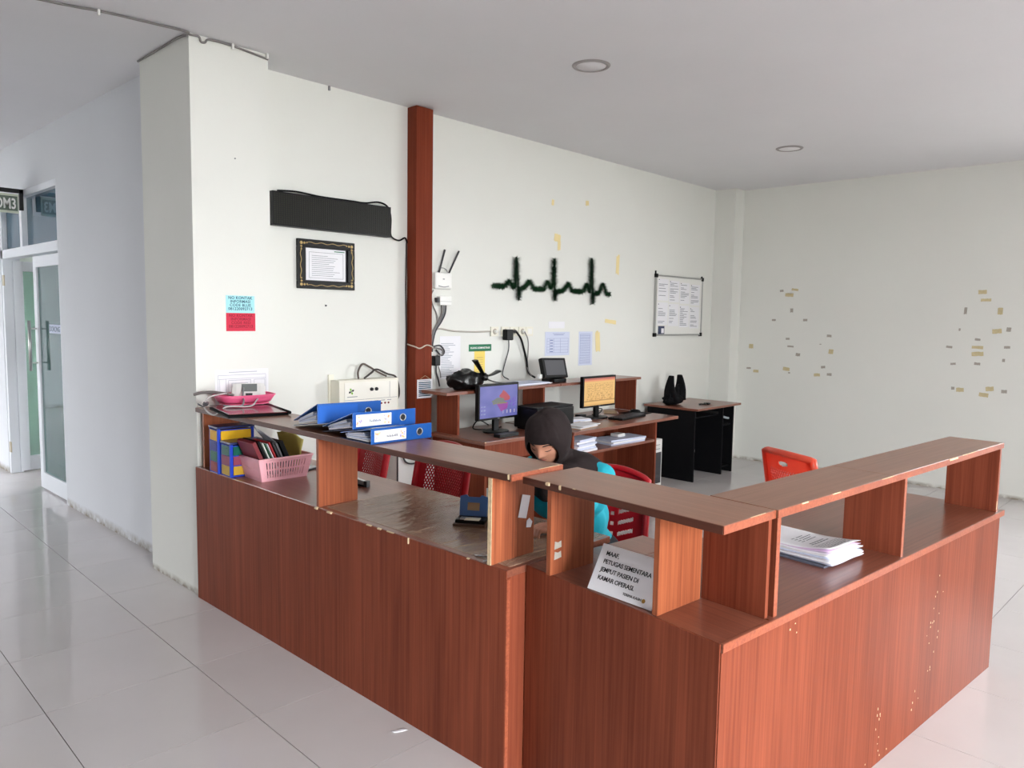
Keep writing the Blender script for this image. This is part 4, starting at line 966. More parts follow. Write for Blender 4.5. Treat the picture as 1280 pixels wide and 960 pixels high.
# maroon folder, laptop sleeve, pink tray on the left end of the shelf
t = thing('document_folder', 'glossy maroon folder with black edge on the left end of the shelf', 'folder', (.115, -.60, ZS), -.22)
obj('lower_cover', B(-.15, .15, -.22, .20, 0.0, .012, bev=.002), M['blackrough'], t)
obj('upper_cover', B(-.15, .15, -.22, .20, .016, .020, bev=.001, mtx=Matrix.Rotation(.02, 4, 'Y')), M['maroon'], t)
obj('spine', MB().tube([(.152, -.23, .014), (.152, .21, .014)], .010, 8), M['black'], t)
solo('grey_sleeve', B(-.055, .02, -.82, -.54, ZS, ZS+.006, bev=.002), mat('slate_sleeve', (96, 104, 122), .5), 'slate grey sleeve sticking out under the maroon folder', 'sleeve') if False else None
t = thing('plastic_tray', 'hot pink plastic tray holding a white monitor on the shelf by the pillar', 'tray', (.20, -.40, ZS+.024), -.12)
def bowl(u, v):
    a = u*2*PI; q = 4.0; ca, sa = math.cos(a), math.sin(a)
    sx = abs(ca)**(2/q)*(1 if ca > 0 else -1); sy = abs(sa)**(2/q)*(1 if sa > 0 else -1)
    k = .80+.20*v if v > 0 else 0; z = .048*v
    return (sx*.155*k, sy*.105*k, z)
m = MB().grid(40, 4, bowl); m.prism([bowl(i/40, 0.0001)[:2] for i in range(40)], 0, .003)
thick(obj('tray_body', m, M['hotpink'], t), .004)
obj('rim', MB().tube([bowl(i/40, 1) for i in range(41)], .0045, 6, cap=False), M['hotpink'], t)
t = thing('blood_pressure_monitor', 'white digital blood pressure monitor with grey display in the pink tray', 'monitor', (.225, -.40, ZS+.030), -.5)
t.scale = (1.2, 1.2, 1.2)
mt = Matrix.Translation((0, 0, .045)) @ Matrix.Rotation(-.55, 4, 'X')
obj('housing', B(-.075, .075, -.022, .03, -.038, .042, bev=.022, mtx=mt), M['white'], t)
obj('display', B(-.03, .038, -.0235, -.021, -.008, .03, mtx=mt), mat('lcd', (120, 124, 122), .25), t)
obj('button', B(-.012, .018, -.0255, -.021, -.030, -.018, mtx=mt, bev=.001), M['darkgrey'], t)
t = thing('phone_handset', 'grey handset lying on the left rim of the pink tray', 'phone', (.055, -.33, ZS+.062), -.65)
obj('handset', MB().tube(smooth_path([(-.10, 0, .012), (-.05, 0, .024), (.03, 0, .022), (.11, 0, .008)], 5), [.014]*5+[.015]*5+[.013]*5+[.011], 12, sy=.6), mat('warm_grey_plastic', (122, 114, 112), .5), t)
wire('device_tube', [(.19, -.41, ZS+.11), (.16, -.46, ZS+.07), (.13, -.53, ZS+.05), (.10, -.55, ZS+.028), (.03, -.50, ZS+.03)], .005, M['grey'], 'grey tube hanging from the white pressure monitor over the tray')
wire('device_tube', [(.12, -.36, ZS+.075), (.07, -.42, ZS+.085), (-.01, -.42, ZS+.07), (-.045, -.44, ZS+.02), (-.03, -.52, ZS-.012), (.02, -.56, ZS+.03), (.14, -.58, ZS+.027), (.21, -.52, ZS+.05), (.28, -.43, ZS+.07)], .0045, mat('pale_tube', (190, 182, 182), .5), 'pale rubber tube looping over the shelf end beside the tray')
t = thing('cable_adapter', 'dark grey adapter plug lying at the very end of the shelf by the pillar', 'adapter', (-.02, -.40, ZS+.022), 1.1)
obj('plug_body', MB().tube([(-.07, 0, .012), (-.03, 0, .014), (.05, 0, .012), (.08, 0, .007)], [.007, .016, .015, .006], 10, sy=.7), M['darkgrey'], t)
obj('lead', MB().tube(smooth_path([(-.07, 0, .012), (-.11, .01, .012), (-.15, .03, .03)], 4), .004, 6), M['darkgrey'], t)

# two little drawer racks
def rack(lab, loc, rz, cols, w=.20, d_=.112, hh=.056):
    n = len(cols); Hh = hh*n+.016
    t = thing('drawer_rack', lab, 'drawer unit', loc, rz, 'small drawer racks on the counter')   # drawers open towards -x
    for y in (-d_/2, d_/2-.016):
        for x in (-w/2, w/2-.016): obj('post', B(x, x+.016, y+(.004 if y > 0 else 0), y+(.016 if y > 0 else .012), 0, Hh, bev=.002), M['rackblue'], t)
    obj('top_board', B(-w/2-.004, w/2+.004, -d_/2-.003, d_/2+.003, Hh, Hh+.012, bev=.004), mat('rack_top', (36, 44, 92), .35), t)
    for i in range(n+1): obj('rail', MB().box(-w/2+.002, w/2-.002, -d_/2+.001, -d_/2+.012, i*hh+.002, i*hh+.010).box(-w/2+.002, w/2-.002, d_/2-.012, d_/2-.001, i*hh+.002, i*hh+.010).box(-w/2+.002, -w/2+.01, -d_/2+.01, d_/2-.01, i*hh+.002, i*hh+.010), M['rackblue'], t)
    for i, c in enumerate(cols[::-1]):
        z = i*hh+.012
        dr = obj('drawer', MB().box(-w/2-.001, w/2-.006, -d_/2+.013, d_/2-.013, z-.003, z+hh-.006).box(-w/2+.018, w/2-.018, -d_/2-.001, d_/2+.001, z-.001, z+hh-.007), M[c], t)
        obj('drawer_lip', B(-w/2-.002, -w/2+.004, -.02, .02, z+hh-.02, z+hh-.014), M[c], dr)
    return t
rack('blue rack with four coloured drawers, yellow on top, beside the pillar', (.085, -.478, ZD), -.06, ['yellow', 'drawerblue', 'green', 'drawerred'])
rack('blue rack with three coloured drawers, green on top, partly behind the pink basket', (.09, -.600, ZD), -.04, ['green', 'mauve', 'ochre'], .20, .116, .052)

# pink basket of folders
t = thing('plastic_basket', 'pink slotted plastic basket full of folders on the counter', 'basket', (.185, -.765, ZD), -.03)
bw, bd, bh = .125, .092, .115
def wallpt(u, z, taper=.2):
    k = 1+taper*z/bh
    seg = u*4; i = int(seg) % 4; f = seg-int(seg); q = [(-bw, -bd), (bw, -bd), (bw, bd), (-bw, bd)]
    a, b_ = q[i], q[(i+1) % 4]; return ((a[0]+(b_[0]-a[0])*f)*k, (a[1]+(b_[1]-a[1])*f)*k, z)
NS = 4*57
def keep(u, v):
    i = int(u*NS) % 57
    if v < .16 or v > .86 or .48 < v < .55: return True
    if i < 5 or i > 51: return True
    return i % 3 != 1
thick(obj('basket_wall', MB().grid(NS, 40, lambda u, v: wallpt(min(u, .99999), v*bh), keep=keep, smooth=False), M['pink'], t), .0028)
obj('basket_floor', B(-bw, bw, -bd, bd, 0, .004), M['pink'], t)
rimp = [wallpt(i/40, bh) for i in range(40)]
obj('rim', MB().tube([wallpt(x, bh) for x in (.0, .25, .5, .75, .9999)], .006, 8, cap=False), M['pink'], t)
for (x, y) in ((-.09, -.07), (.09, -.07), (-.09, .07), (.09, .07)): pass
BX, BY = .185, -.765
def folder(lab, x, m, lean=.45, th=.012, hh=.18, d_=.165, dz=0.016, yaw=0.0, cat='folder'):
    mt = Matrix.Translation((BX+x*1.12, BY, ZD+.012+dz)) @ Matrix.Rotation(yaw, 4, 'Z') @ Matrix.Rotation(-lean, 4, 'Y')
    return solo('file_folder', B(0, th, -d_/2, d_/2, 0, hh, mtx=mt, bev=.001), m, lab, cat, 'folders standing in the pink basket')
dred, wh, gr, rd, bk = mat('dark_red_card', (118, 28, 38), .5), mat('white_green_card', (222, 228, 220), .6), mat('green_card_cover', (40, 96, 62), .6), mat('red_card', (190, 32, 44), .6), M['black']
folder('dark red folder leaning left at the front of the pink basket', -.088, dred, .42, .02, .19)
folder('black folder behind the dark red one in the pink basket', -.060, bk, .42, .012, .195)
folder('white folder in the pink basket, next to the black one', -.043, wh, .42, .007, .185)
folder('green edged folder in the pink basket, middle', -.031, gr, .42, .005, .18)
folder('cream folder in the middle of the pink basket', -.022, M['paper'], .42, .006, .178)
folder('red folder in the middle of the pink basket', -.010, rd, .42, .008, .185)
folder('charcoal folder right of the red one in the pink basket', .005, M['darkgrey'], .42, .010, .185)
folder('grey folder in the right half of the pink basket', .02, M['grey'], .42, .01, .175)
folder('black thick folder at the right of the pink basket', .04, bk, .42, .022, .18)
m = MB().grid(10, 10, lambda u, v: (BX+.095-.17*v-.02*math.sin(u*3)*v, BY+.06-.14*u+.03*v, ZD+.05+.225*v-.05*u*v+.012*math.sin(v*5+u*4)))
o = solo('plastic_sleeve', m, mat('translucent_grey_film', (168, 172, 182), .22), 'crumpled grey plastic sleeve rising from the pink basket', 'sleeve'); thick(o, .003)
m = MB().grid(10, 10, lambda u, v: (BX+.07+.075*u*(.4+v)-.035*v, BY+.03-.09*u+.02*v, ZD+.04+.20*v+.015*math.sin(u*6+v*5)-.04*u*v))
o = solo('yellow_envelope', m, mat('dull_yellow_paper', (200, 186, 96), .5), 'dull yellow crumpled envelope at the right of the pink basket', 'envelope'); thick(o, .004)
m = MB().prism([(-.04, 0), (.05, 0), (.08, .05), (.03, .075), (-.02, .06)], 0, .012, mtx=frame3((1, 0, 0), (0, .2, 1), (0, -1, .2), (.30, -.56, ZD)))
solo('black_pouch', m, M['blackrough'], 'small black pouch behind the pink basket under the shelf', 'pouch')
t = thing('mobile_phone', 'dark flat mobile phone on the counter behind the pink basket', 'phone', (.39, -.72, ZD), .4)
obj('body', B(-.075, .075, -.038, .038, 0, .010, bev=.003), M['darkgrey'], t); obj('screen', B(-.068, .068, -.034, .034, .010, .0108), mat('phone_glass', (120, 124, 134), .1), t)
t = thing('stapler', 'small steel and black stapler on the plastic desk sheet', 'stapler', (.375, -1.235, ZD), 1.75)
obj('base', B(-.065, .05, -.012, .012, 0, .008, bev=.002), M['black'], t)
obj('arm', B(-.06, .055, -.010, .010, .012, .034, bev=.004, mtx=Matrix.Rotation(-.14, 4, 'Y')), M['metal'], t)
obj('hinge_pin', B(-.066, -.045, -.013, .013, .0, .03, bev=.002), M['darkgrey'], t)

# hole punch (blue stamp-pad like) on the desk
t = thing('hole_punch', 'blue hole punch with black base on the long desk', 'hole punch', (.305, -2.135, ZD), -1.0)
t.scale = (.82, .82, .9)
obj('base', B(-.075, .075, -.06, .055, .0, .03, bev=.006), M['black'], t)
obj('chip_tray', B(-.082, .082, -.078, .05, .002, .014, bev=.004), mat('brown_punch_tray', (96, 70, 56), .5), t)
mt = Matrix.Translation((0, .02, .03)) @ Matrix.Rotation(-.25, 4, 'X')
obj('lever', MB().prism([(-.07, 0), (.07, 0), (.072, .09), (.04, .098), (.03, .088), (-.03, .088), (-.04, .098), (-.072, .09)], -.012, .006, mtx=mt @ Matrix.Rotation(PI/2, 4, 'X')), mat('steel_blue_enamel', (70, 112, 176), .35), t)
obj('paper_label', B(-.03, .032, .0065, .0075, .026, .062, mtx=mt @ Matrix.Translation((0, -.014, 0)) ), M['kraft'], t)
obj('guide_plate', B(-.05, .05, -.055, -.02, .030, .036), M['metal'], t)
obj('paper_slip', B(-.02, .055, -.09, -.045, .0365, .038), mat('cream_slip', (226, 222, 196), .7), t)
for i, (x, y, a, lab) in enumerate(((.04, -2.47, .6, 'curled white paper scrap on the long desk before the last upright'), (.01, -2.515, .2, 'tiny white paper scrap at the front edge of the long desk'))):
    m = MB().grid(6, 2, lambda u, v: (x+(.03-.018*i)*(u-.5)*2*math.cos(a)-.006*v, y+(.03-.018*i)*(u-.5)*2*-math.sin(a)-.008*v, ZD+.0025+.008*abs(u-.5)*(1-i)))
    thick(solo('paper_scrap', m, M['paper'], lab, 'paper scrap'), .0008)
m = MB().grid(5, 3, lambda u, v: (-.10+.05*u, -2.12-.02*v-.02*u, .002+.008*(u-.5)**2))
thick(solo('paper_scrap', m, M['paper'], 'small white leaf-shaped scrap lying on the floor tiles by the counter', 'paper scrap'), .0008)

# apology sign: a folded card standing on the middle desk
t = thing('apology_sign', 'white folded card sign with bold black Indonesian text on the middle desk', 'sign', (.043, -3.056, ZD), 0)
ax = Vector((-.07, -.9975, 0)); back = Vector((.9975, -.07, 0)); tilt = math.radians(60)
upv = (back*math.cos(tilt)+Vector((0, 0, 1))*math.sin(tilt)); nz_ = ax.cross(upv)
mt = frame3(ax, upv, nz_, (0, 0, .002))
sw, sh = .250, .150
obj('front_face', B(-sw/2, sw/2, 0, sh, -.003, 0, mtx=mt), M['paper'], t)
upb = (back*-math.cos(tilt)*.55+Vector((0, 0, 1))*math.sin(tilt)); 
top = upv*sh
b0 = Vector((0, 0, .001))+back*(math.cos(tilt)*sh+.07)
pb = [(-sw/2, 0), (sw/2, 0)]
vs = []
for s in (-1, 1):
    for off in (0, .003):
        vs += [Vector((0, 0, .002))+top+ax*(s*sw/2)-back*0+back*off, b0+ax*(s*sw/2)+back*off]
obj('back_flap', MB().add(vs, [(0, 1, 5, 4), (2, 6, 7, 3), (0, 2, 3, 1), (4, 5, 7, 6), (0, 4, 6, 2), (1, 3, 7, 5)]), M['paper'], t)
for i, s in enumerate(('MAAF,', 'PETUGAS SEMENTARA', 'JEMPUT PASIEN DI', 'KAMAR OPERASI.')):
    text_mesh('lettering', s, .0198, M['ink'], mt @ Matrix.Translation((-sw/2+.024, sh-.033-.0265*i, .0005)), t, 'LEFT', .94, 1, .00025)
text_mesh('small_lettering', 'TERIMA KASIH', .0115, M['ink'], mt @ Matrix.Translation((-sw/2+.135, .016, .0005)), t, 'LEFT', .95)
obj('hands_emblem', MB().lathe([(.0001, .0008), (.006, .0006), (.0065, 0)], 14, mtx=mt @ Matrix.Translation((sw/2-.036, .019, .0))), mat('ochre_emblem', (170, 128, 50), .6), t)

# printed stack on the right desk
t = thing('document_stack', 'thick folded bundle of printed white papers on the right-hand desk', 'papers', (.935, -3.245, ZD), -1.69)
def sheetgrid(z0, lift, w=.36, d_=.22, ox=0, oy=0):
    return MB().grid(14, 8, lambda u, v: (ox+(u-.5)*w, oy+(v-.5)*d_, z0+lift*max(0, u-.55)**1.5*(1-v*.3)+.0015*math.sin(v*7+u*3)))
zz = 0.002; R_ = random.Random(17)
obj('grey_folder', B(-.17, .16, -.118, -.10+.21, 0, .008, bev=.001), mat('slate_folder', (92, 96, 110), .5), t)
for i in range(6):
    z = .009+i*.0055; o = obj('sheet_bundle', sheetgrid(z, .01+.006*i, ox=R_.uniform(-.006, .012), oy=R_.uniform(-.006, .006)), M['paper'] if i % 3 else M['paperblue'], t); thick(o, .004, 1)
o = obj('pink_slip', sheetgrid(.043, .055, .35, .215, .004), mat('lilac_slip', (226, 200, 226), .7), t); thick(o, .001, 1)
top_ = sheetgrid(.046, .085, .352, .222); o = obj('cover_sheet', top_, M['paper'], t); thick(o, .0012, 1)
k = MB()
def onsheet(u, v): return .0476+.085*max(0, u-.55)**1.5*(1-v*.3)+.0015*math.sin(v*7+u*3)
for (u0, v0, v1, wu) in [(.93, .15, .85, .012), (.90, .2, .8, .012), (.87, .12, .9, .008), (.84, .12, .9, .008), (.81, .12, .9, .008), (.78, .12, .9, .008), (.71, .25, .8, .018), (.67, .3, .75, .018), (.57, .35, .45, .014), (.57, .5, .8, .014), (.53, .35, .45, .014), (.53, .5, .75, .014), (.49, .35, .45, .014), (.49, .5, .85, .014), (.45, .35, .45, .014), (.45, .5, .7, .014), (.2, .2, .4, .01), (.14, .55, .75, .01)]:
    n = 6
    for q in range(n):
        va, vb = v0+(v1-v0)*q/n, v0+(v1-v0)*(q+.85)/n
        pts = [(u0, va), (u0+wu, va), (u0+wu, vb), (u0, vb)]
        k.add([((u-.5)*.352, (v-.5)*.222, onsheet(u, v)+.0006) for u, v in pts], [(0, 1, 2, 3)])
obj('printed_lines', k, M['inkgrey'], t)['kind'] = 'stuff'

# ================================================================ CHAIRS
def back_surf(w0, w1, hgt, bow, lean):
    """back panel surface in chair space: u across, v up; chair faces +x, back at x<0"""
    def f(u, v):
        ww = w0+(w1-w0)*v; y = (u-.5)*ww; x = -bow*(1-(2*u-1)**2)-lean*v
        return (x, y, v*hgt)
    return f
def make_chair(name, lab, pattern, mkey, loc, rz, seat_h=.43, back_h=.44, arch_h=.045):
    t = thing(name, lab, 'chair', loc, rz, 'red plastic chairs')
    P = M[mkey]
    def seat(u, v): return (-.20+.42*u, (v-.5)*(.41+.05*u), seat_h-.018*math.sin(v*PI)*math.sin(min(1, u*1.1)*PI)-.03*max(0, u-.85)/.15)
    thick(obj('seat', MB().grid(14, 12, seat), P, t), .006)
    obj('seat_rim', MB().tube([seat(u, v) for u, v in [(i/8, 0) for i in range(9)]+[(1, i/8) for i in range(1, 9)]+[(1-i/8, 1) for i in range(1, 9)]+[(0, 1-i/8) for i in range(1, 8)]+[(0, 0)]], .011, 6, cap=False), P, t)
    base = Vector((-.19, 0, seat_h-.01)); bf = back_surf(.41, .40, back_h, .045, .085)
    def B3(u, v): q = bf(u, v); return (q[0]+base.x, q[1], q[2]+base.z)
    if pattern == 'mesh':
        NU, NV = 84, 84
        def keep(u, v):
            if v < .14 or v > .76 or abs(u-.5) > .37: return not (arch_h < .02 and (abs(u-.5)/.10)**2+((v-.86)/.035)**2 < 1)
            a, b_ = int(u*NU), int(v*NV); row = b_//3
            return not (b_ % 3 != 2 and (a+(row % 2)*2) % 4 < 2)
    else:
        NU, NV = 90, 90
        def keep(u, v):
            y = abs(u-.5)*.40; z = v*back_h
            if v < .1 or v > .84: return True
            if .055 < y < .135:
                zz = z-(y-.055)*.38
                if .028 < (zz-.02) % .054 < .047 and .05 < zz < .34: return False
            if .012 < y < .030 and .05 < z < .36 and (z+(.0 if y < .021 else .0)) % .05 < .019: return False
            return True
    thick(obj('backrest', MB().grid(NU, NV, B3, keep=keep), P, t), .005)
    n = 20; arch = []
    for i in range(9): arch.append(Vector(B3(0, i/9)))
    for i in range(n+1):
        u = i/n; q = Vector(B3(u, .98)); q.z += arch_h*math.sin(u*PI)**.8; arch.append(q)
    for i in range(9): arch.append(Vector(B3(1, (8-i)/9)))
    obj('back_frame', MB().tube(arch, .016, 8, sy=1.5), P, t)
    def cap_(u, v): q = Vector(B3(u, .97)); q.z += (arch_h*math.sin(u*PI)**.8)*v+.01*v; return q
    thick(obj('top_rail', MB().grid(20, 3, cap_), P, t), .008)
    for sx, sy in ((1, 1), (1, -1), (-1, 1), (-1, -1)):
        tp = Vector((.17 if sx > 0 else -.17, sy*.19, seat_h-.01)); bt = Vector((.22 if sx > 0 else -.26, sy*.235, 0))
        l = MB(); e = 3
        prof = lambda k: [Vector((0, 0, 0))+Vector((a*k*.5, b_*k*.5, 0)) for a, b_ in ((-sx*.06, -sy*.006), (0, -sy*.006), (0, -sy*.055), (-sx*.01, -sy*.055), (-sx*.01, 0), (-sx*.06, 0))]
        vs = []
        for i in range(e+1):
            c = tp.lerp(bt, i/e); s_ = 1.25-.45*i/e; vs += [c+q for q in prof(s_*1.1)]
        l.add(vs, [(i*6+k, i*6+(k+1) % 6, (i+1)*6+(k+1) % 6, (i+1)*6+k) for i in range(e) for k in range(6)]+[tuple(range(6)), tuple(range(e*6+5, e*6-1, -1))])
        obj('leg', l, P, t)
    return t
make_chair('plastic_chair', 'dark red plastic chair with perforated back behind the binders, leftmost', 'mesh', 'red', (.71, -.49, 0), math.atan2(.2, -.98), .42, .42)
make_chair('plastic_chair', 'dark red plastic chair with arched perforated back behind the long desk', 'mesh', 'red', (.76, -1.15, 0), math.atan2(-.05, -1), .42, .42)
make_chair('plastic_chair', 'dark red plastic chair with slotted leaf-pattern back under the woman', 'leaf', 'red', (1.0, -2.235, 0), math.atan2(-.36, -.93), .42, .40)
make_chair('plastic_chair', 'red plastic chair coloured with a bright backlit glow behind the right-hand desk', 'mesh', 'redbacklit', (2.66, -2.68, 0), math.atan2(-.44, .90), .43, .42, .014)

# ================================================================ THE WOMAN AT THE COUNTER
A0 = Vector((1.02, -2.25, 0)); F = Vector((-.931, -.364, 0)).normalized(); Rt = Vector((F.y, -F.x, 0)); UP = Vector((0, 0, 1))
def P3(f, r, u): return A0+F*f+Rt*r+UP*u
who = thing('person', 'seated woman in black headscarf and turquoise tunic, head bowed, writing at the counter', 'person', P3(0, .06, 0))
who_loc = who.location.copy()
def ball(m, c, rf, rr_, ru, ax=None, nu=20, nv=12):
    ax = ax or (F, Rt, UP)
    m.grid(nu, nv, lambda u, v: tuple(c+ax[0]*(rf*math.sin(v*PI)*math.cos(u*2*PI))+ax[1]*(rr_*math.sin(v*PI)*math.sin(u*2*PI))+ax[2]*(-ru*math.cos(v*PI))))
def limb(m, pts, rad, seg=14):
    pts = [Vector(p) for p in pts]; sp = smooth_path(pts, 5); n = len(sp)-1
    rr_ = []
    for i in range(n+1):
        x = i/5; k = min(int(x), len(rad)-2); rr_.append(rad[k]+(rad[k+1]-rad[k])*(x-k))
    m.tube(sp, rr_, seg)
    ball(m, pts[0], rad[0], rad[0], rad[0]); ball(m, pts[-1], rad[-1], rad[-1], rad[-1])
def remeshed(name, m, matl, voxel, smooth=4, disp=None):
    """overlapping volumes fused into one continuous surface"""
    me = m.mesh(name, matl); bm = bmesh.new(); bm.from_mesh(me); bmesh.ops.remove_doubles(bm, verts=bm.verts[:], dist=1e-5)
    bmesh.ops.recalc_face_normals(bm, faces=bm.faces[:]); bm.to_mesh(me); bm.free()
    o = bpy.data.objects.new(name+'_tmp', me); COL.objects.link(o)
    r = o.modifiers.new('fuse', 'REMESH'); r.mode = 'VOXEL'; r.voxel_size = voxel; r.use_smooth_shade = True
    sm = o.modifiers.new('soften', 'SMOOTH'); sm.factor = .5; sm.iterations = smooth
    bpy.context.view_layer.update()
    out = bpy.data.meshes.new_from_object(o.evaluated_get(bpy.context.evaluated_depsgraph_get()))
    bpy.data.objects.remove(o)
    if disp:
        for v in out.vertices: v.co = v.co+v.normal*disp(v.co)
    out.transform(Matrix.Translation(-who_loc)); out.name = name
    out.materials.clear(); out.materials.append(matl)
    for p_ in out.polygons: p_.use_smooth = True
    ob = bpy.data.objects.new(name, out); COL.objects.link(ob); ob.parent = who; return ob
# head frame
yaw = math.radians(197); pit = math.radians(29)
Hh = Vector((math.cos(yaw), math.sin(yaw), 0)); HF = Hh*math.cos(pit)-UP*math.sin(pit); HU = Hh*math.sin(pit)+UP*math.cos(pit); HR = HF.cross(HU)
HC = Vector((.676, -2.218, 1.074))
def gs(x, s): return math.exp(-(x/s)**2)
def head_r(az, el):
    ce, se = math.cos(el), math.sin(el)
    d_ = Vector((ce*math.cos(az), ce*math.sin(az), se))
    rad = 1/math.sqrt((d_.x/.094)**2+(d_.y/.073)**2+(d_.z/(.112 if d_.z > 0 else .118))**2)
    if abs(az) < 1.6:
        rad += .021*gs(az, .11)*gs(el+.22, .13)+.010*gs(az, .10)*gs(el+.02, .16)           # nose tip and bridge
        rad += .006*gs(abs(az)-.17, .08)*gs(el+.27, .07)                                  # nostril wings
        rad -= .009*gs(abs(az)-.40, .20)*gs(el-.03, .12)                                  # eye hollows
        rad += .0055*gs(abs(az)-.38, .16)*gs(el-.01, .07)                                 # lids
        rad += .004*gs(abs(az)-.36, .3)*gs(el-.22, .09)                                   # brow ridge
        rad += .006*gs(az, .22)*gs(el+.50, .055)+.0065*gs(az, .20)*gs(el+.62, .06)-.004*gs(az, .26)*gs(el+.56, .025)   # lips
        rad += .007*gs(az, .25)*gs(el+.88, .14)                                           # chin
        rad += .005*gs(abs(az)-.62, .25)*gs(el+.20, .22)                                  # cheeks
    return d_, rad
def headp(az, el, off=0.0):
    d_, r = head_r(az, el); d_ = d_*(r+off); return HC+HF*d_.x+HR*d_.y+HU*d_.z
bd = MB()
bd.grid(72, 48, lambda u, v: tuple(headp((u-.5)*2*PI, (v-.5)*PI*.9999)))
limb(bd, [P3(.215, .105, .95), HC-HU*.05-HF*.02], [.052, .05])                              # neck
ball(bd, P3(0, .06, .52), .11, .15, .10); ball(bd, P3(.05, .07, .66), .09, .125, .13); ball(bd, P3(.13, .09, .82), .09, .135, .13)
limb(bd, [P3(.19, -.055, .905), P3(.19, .10, .925), P3(.19, .255, .905)], [.042, .055, .042])
LE, LW = P3(.425, -.016, .785), P3(.600, -.012, .776); RE, RW = P3(.33, .335, .79), P3(.565, .165, .778)
limb(bd, [P3(.19, -.06, .905), LE], [.043, .035]); limb(bd, [LE, LW], [.035, .024])
limb(bd, [P3(.19, .26, .905), RE], [.043, .035]); limb(bd, [RE, RW], [.035, .024])
for s in (-1, 1):
    kn = P3(.40, .06+s*.10, .47); an = P3(.37, .06+s*.10, .09)
    limb(bd, [P3(.02, .06+s*.08, .50), kn], [.075, .055]); limb(bd, [kn, an], [.05, .033])
    limb(bd, [an-UP*.035, P3(.42, .06+s*.105, .04), P3(.52, .06+s*.11, .028)], [.034, .035, .022])
def hand(m, wrist, fwd, side, curl, thumb):
    """palm, four fingers of unequal length bent at two knuckles, thumb from the side of the palm"""
    fwd = fwd.normalized(); up = UP; sd = fwd.cross(up).normalized()*side
    pc = wrist+fwd*.048; 
    ball(m, pc, .048, .037, .015, (fwd, sd, up), 16, 10)
    ball(m, wrist+fwd*.012, .028, .026, .017, (fwd, sd, up), 14, 8)
    for k, (off, ln) in enumerate(((.027, .066), (.009, .076), (-.010, .070), (-.027, .054))):
        b0 = pc+fwd*.036+sd*off+up*.002; a1, a2, a3 = curl[0], curl[0]+curl[1], curl[0]+curl[1]+curl[2]
        p1 = b0+(fwd*math.cos(a1)-up*math.sin(a1))*ln*.42; p2 = p1+(fwd*math.cos(a2)-up*math.sin(a2))*ln*.33; p3 = p2+(fwd*math.cos(a3)-up*math.sin(a3))*ln*.25
        pts = [b0-fwd*.02, b0, p1, p2, p3]; m.tube(pts, [.0085, .0088, .008, .0073, .006], 10)
        for q, r in ((b0, .0092), (p1, .0083), (p2, .0075), (p3, .0062)): ball(m, q, r, r, r, None, 10, 6)
    t0 = pc-fwd*.012+sd*.026; t1 = t0+(fwd*.55+sd*.75).normalized()*.032-up*.002; t2 = t1+(fwd*.9-sd*thumb).normalized()*.028-up*.004; t3 = t2+(fwd*.8-sd*(thumb+.3)).normalized()*.020-up*.004
    m.tube([t0, t1, t2, t3], [.013, .0105, .009, .007], 10)
    for q, r in ((t0, .013), (t1, .0107), (t2, .009), (t3, .0071)): ball(m, q, r, r, r, None, 10, 6)
hand(bd, LW+UP*.004, Vector((-.62, .22, 0)), -1, (.25, .9, .7), .25)
hand(bd, RW+UP*.012, Vector((-.60, -.34, -.05)), 1, (.45, .8, .6), .6)
remeshed('body', bd, M['skin'], .0042, 3)
# face details
def patch(name, fn, r, m, seg=6, sy=1.0, label=None):
    mb = MB().tube([fn(i/10) for i in range(11)], [r*(.35+.65*math.sin(PI*(i/10)**.8)) for i in range(11)], seg, sy=sy)
    mb.v = [tuple(Vector(v)-who_loc) for v in mb.v]; return obj(name, mb, m, who, label)
for s in (-1, 1):
    patch('eyebrow', lambda t_: headp(s*(.17+.42*t_), .225+.05*math.sin(t_*2.6)-.02*t_, -.001), .0034, M['brow'])
    patch('eyelashes', lambda t_: headp(s*(.23+.34*t_), -.045-.035*math.sin(t_*PI)+.01*t_, -.0005), .0024, M['brow'])
patch('lips', lambda t_: headp(-.27+.54*t_, -.555-.02*math.sin(t_*PI), -.003), .008, M['lip'], 8)
# headscarf: close hood over the head, flowing to the shoulders and chest
NA, rings = 96, []
els = [1.5, 1.2, .95, .7, .5, .32, .18, .05, -.08, -.22, -.36, -.5, -.66, -.82, -.98]
def hood_pt(a, el):
    ce = math.cos(el); d_ = Vector((ce*math.cos(a), ce*math.sin(a), math.sin(el)))
    front = max(0, math.cos(a))
    rad = 1/math.sqrt((d_.x/(.104 if d_.x > 0 else .138))**2+(d_.y/.100)**2+(d_.z/(.130 if d_.z > 0 else .138))**2)
    rad += .004*math.sin(a*3+el*4)+.003*mnoise.noise(d_*7)
    if front > .6 and .25 < el < .75: rad += .006*math.sin((el-.25)/.5*PI)
    p_ = d_*rad; return HC-HF*.004+HF*p_.x+HR*p_.y+HU*p_.z
def cape_pt(a, c, rf, rr_, drop, k):
    q = c+Hh*(rf*math.cos(a))+Hh.cross(UP)*(rr_*math.sin(a))
    fold = .007*math.sin(a*11+k*1.3)+.004*math.sin(a*5-k)
    q += (Hh*math.cos(a)+Hh.cross(UP)*math.sin(a))*fold
    return q-UP*(drop*max(0, math.cos(a))**1.5+.012*math.sin(a*4)*min(1, k/3))
caper = [(P3(.225, .112, 1.0), .135, .124, .02), (P3(.212, .108, .97), .143, .142, .03), (P3(.203, .105, .948), .150, .162, .05), (P3(.195, .102, .928), .152, .182, .075), (P3(.19, .10, .905), .160, .205, .11)]
hm = MB(); vs = []
for el in els:
    for k in range(NA): vs.append(hood_pt(-PI+2*PI*k/NA, el))
for i, (c, rf, r2, dr) in enumerate(caper):
    for k in range(NA): vs.append(cape_pt(-PI+2*PI*k/NA, c, rf, r2, dr, i+1))
fs = []
nr = len(els)+len(caper)
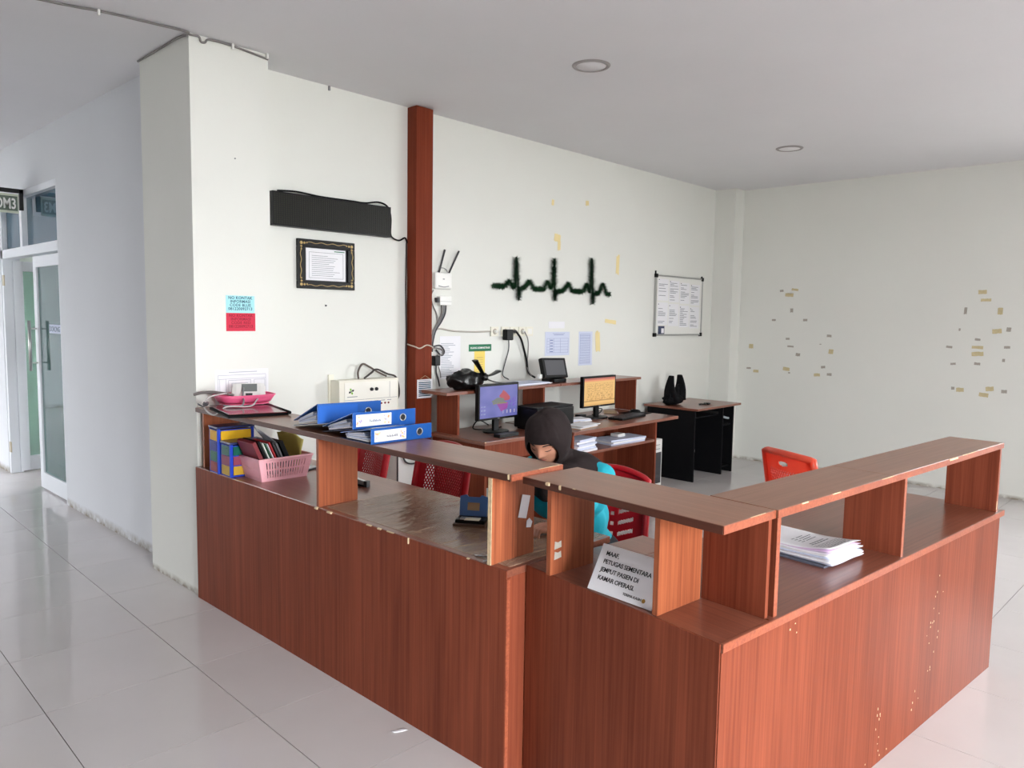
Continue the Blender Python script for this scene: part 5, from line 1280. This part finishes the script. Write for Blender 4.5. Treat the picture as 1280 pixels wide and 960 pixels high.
for j in range(nr-1):
    for k in range(NA):
        a = -PI+2*PI*(k+.5)/NA
        if j < len(els)-1:
            e = (els[j]+els[j+1])/2
            if (a/.80)**2+((e+.27)/(.66 if e > -.27 else .62))**2 < 1: continue
        fs.append((j*NA+k, j*NA+(k+1) % NA, (j+1)*NA+(k+1) % NA, (j+1)*NA+k))
fs.append(tuple(range(NA)))
hm.add([tuple(v-who_loc) for v in vs], fs, 0, True)
hj = obj('headscarf', hm, M['hijab'], who); thick(hj, .005)
sb = hj.modifiers.new('soften', 'SMOOTH'); sb.iterations = 2; sb2 = hj.modifiers.new('finer', 'SUBSURF'); sb2.levels = 1; sb2.render_levels = 1
# tunic and trousers
tn = MB()
ball(tn, P3(0, .08, .535), .135, .165, .105); ball(tn, P3(.04, .08, .66), .115, .14, .16); ball(tn, P3(.125, .09, .81), .115, .165, .15); ball(tn, P3(.21, .11, .80), .10, .17, .13)
limb(tn, [P3(.19, -.062, .905), P3(.195, .10, .925), P3(.19, .262, .905)], [.056, .066, .056])
limb(tn, [P3(.19, -.068, .902), (P3(.19, -.068, .902)+LE)/2-UP*.012, LE+UP*.002], [.060, .052, .040]); limb(tn, [LE+UP*.002, LW+(LE-LW)*.14+UP*.004], [.040, .032])
limb(tn, [P3(.19, .268, .902), (P3(.19, .268, .902)+RE)/2-UP*.01, RE+UP*.002], [.060, .058, .054]); limb(tn, [RE+UP*.002, RW+(RE-RW)*.12+UP*.006], [.054, .036])
remeshed('tunic', tn, M['cyan'], .008, 5, lambda c: .004*mnoise.noise(c*14)+.003*math.sin(c.x*70-c.y*50+c.z*14+5*mnoise.noise(c*7)))
tr = MB()
for s in (-1, 1):
    kn = P3(.40, .06+s*.10, .47); an = P3(.37, .06+s*.10, .10)
    limb(tr, [P3(.0, .06+s*.08, .50), kn], [.095, .072]); limb(tr, [kn, an], [.07, .06])
remeshed('trousers', tr, M['trouser'], .012, 4)
# pen in her right hand and the sheet she writes on
wire('pen', [RW+F*.10+UP*.045-Rt*.0, RW+F*.085-UP*.022+Rt*-.035], .004, M['black'], 'black pen held in the right hand of the seated woman', 'pen', 2)
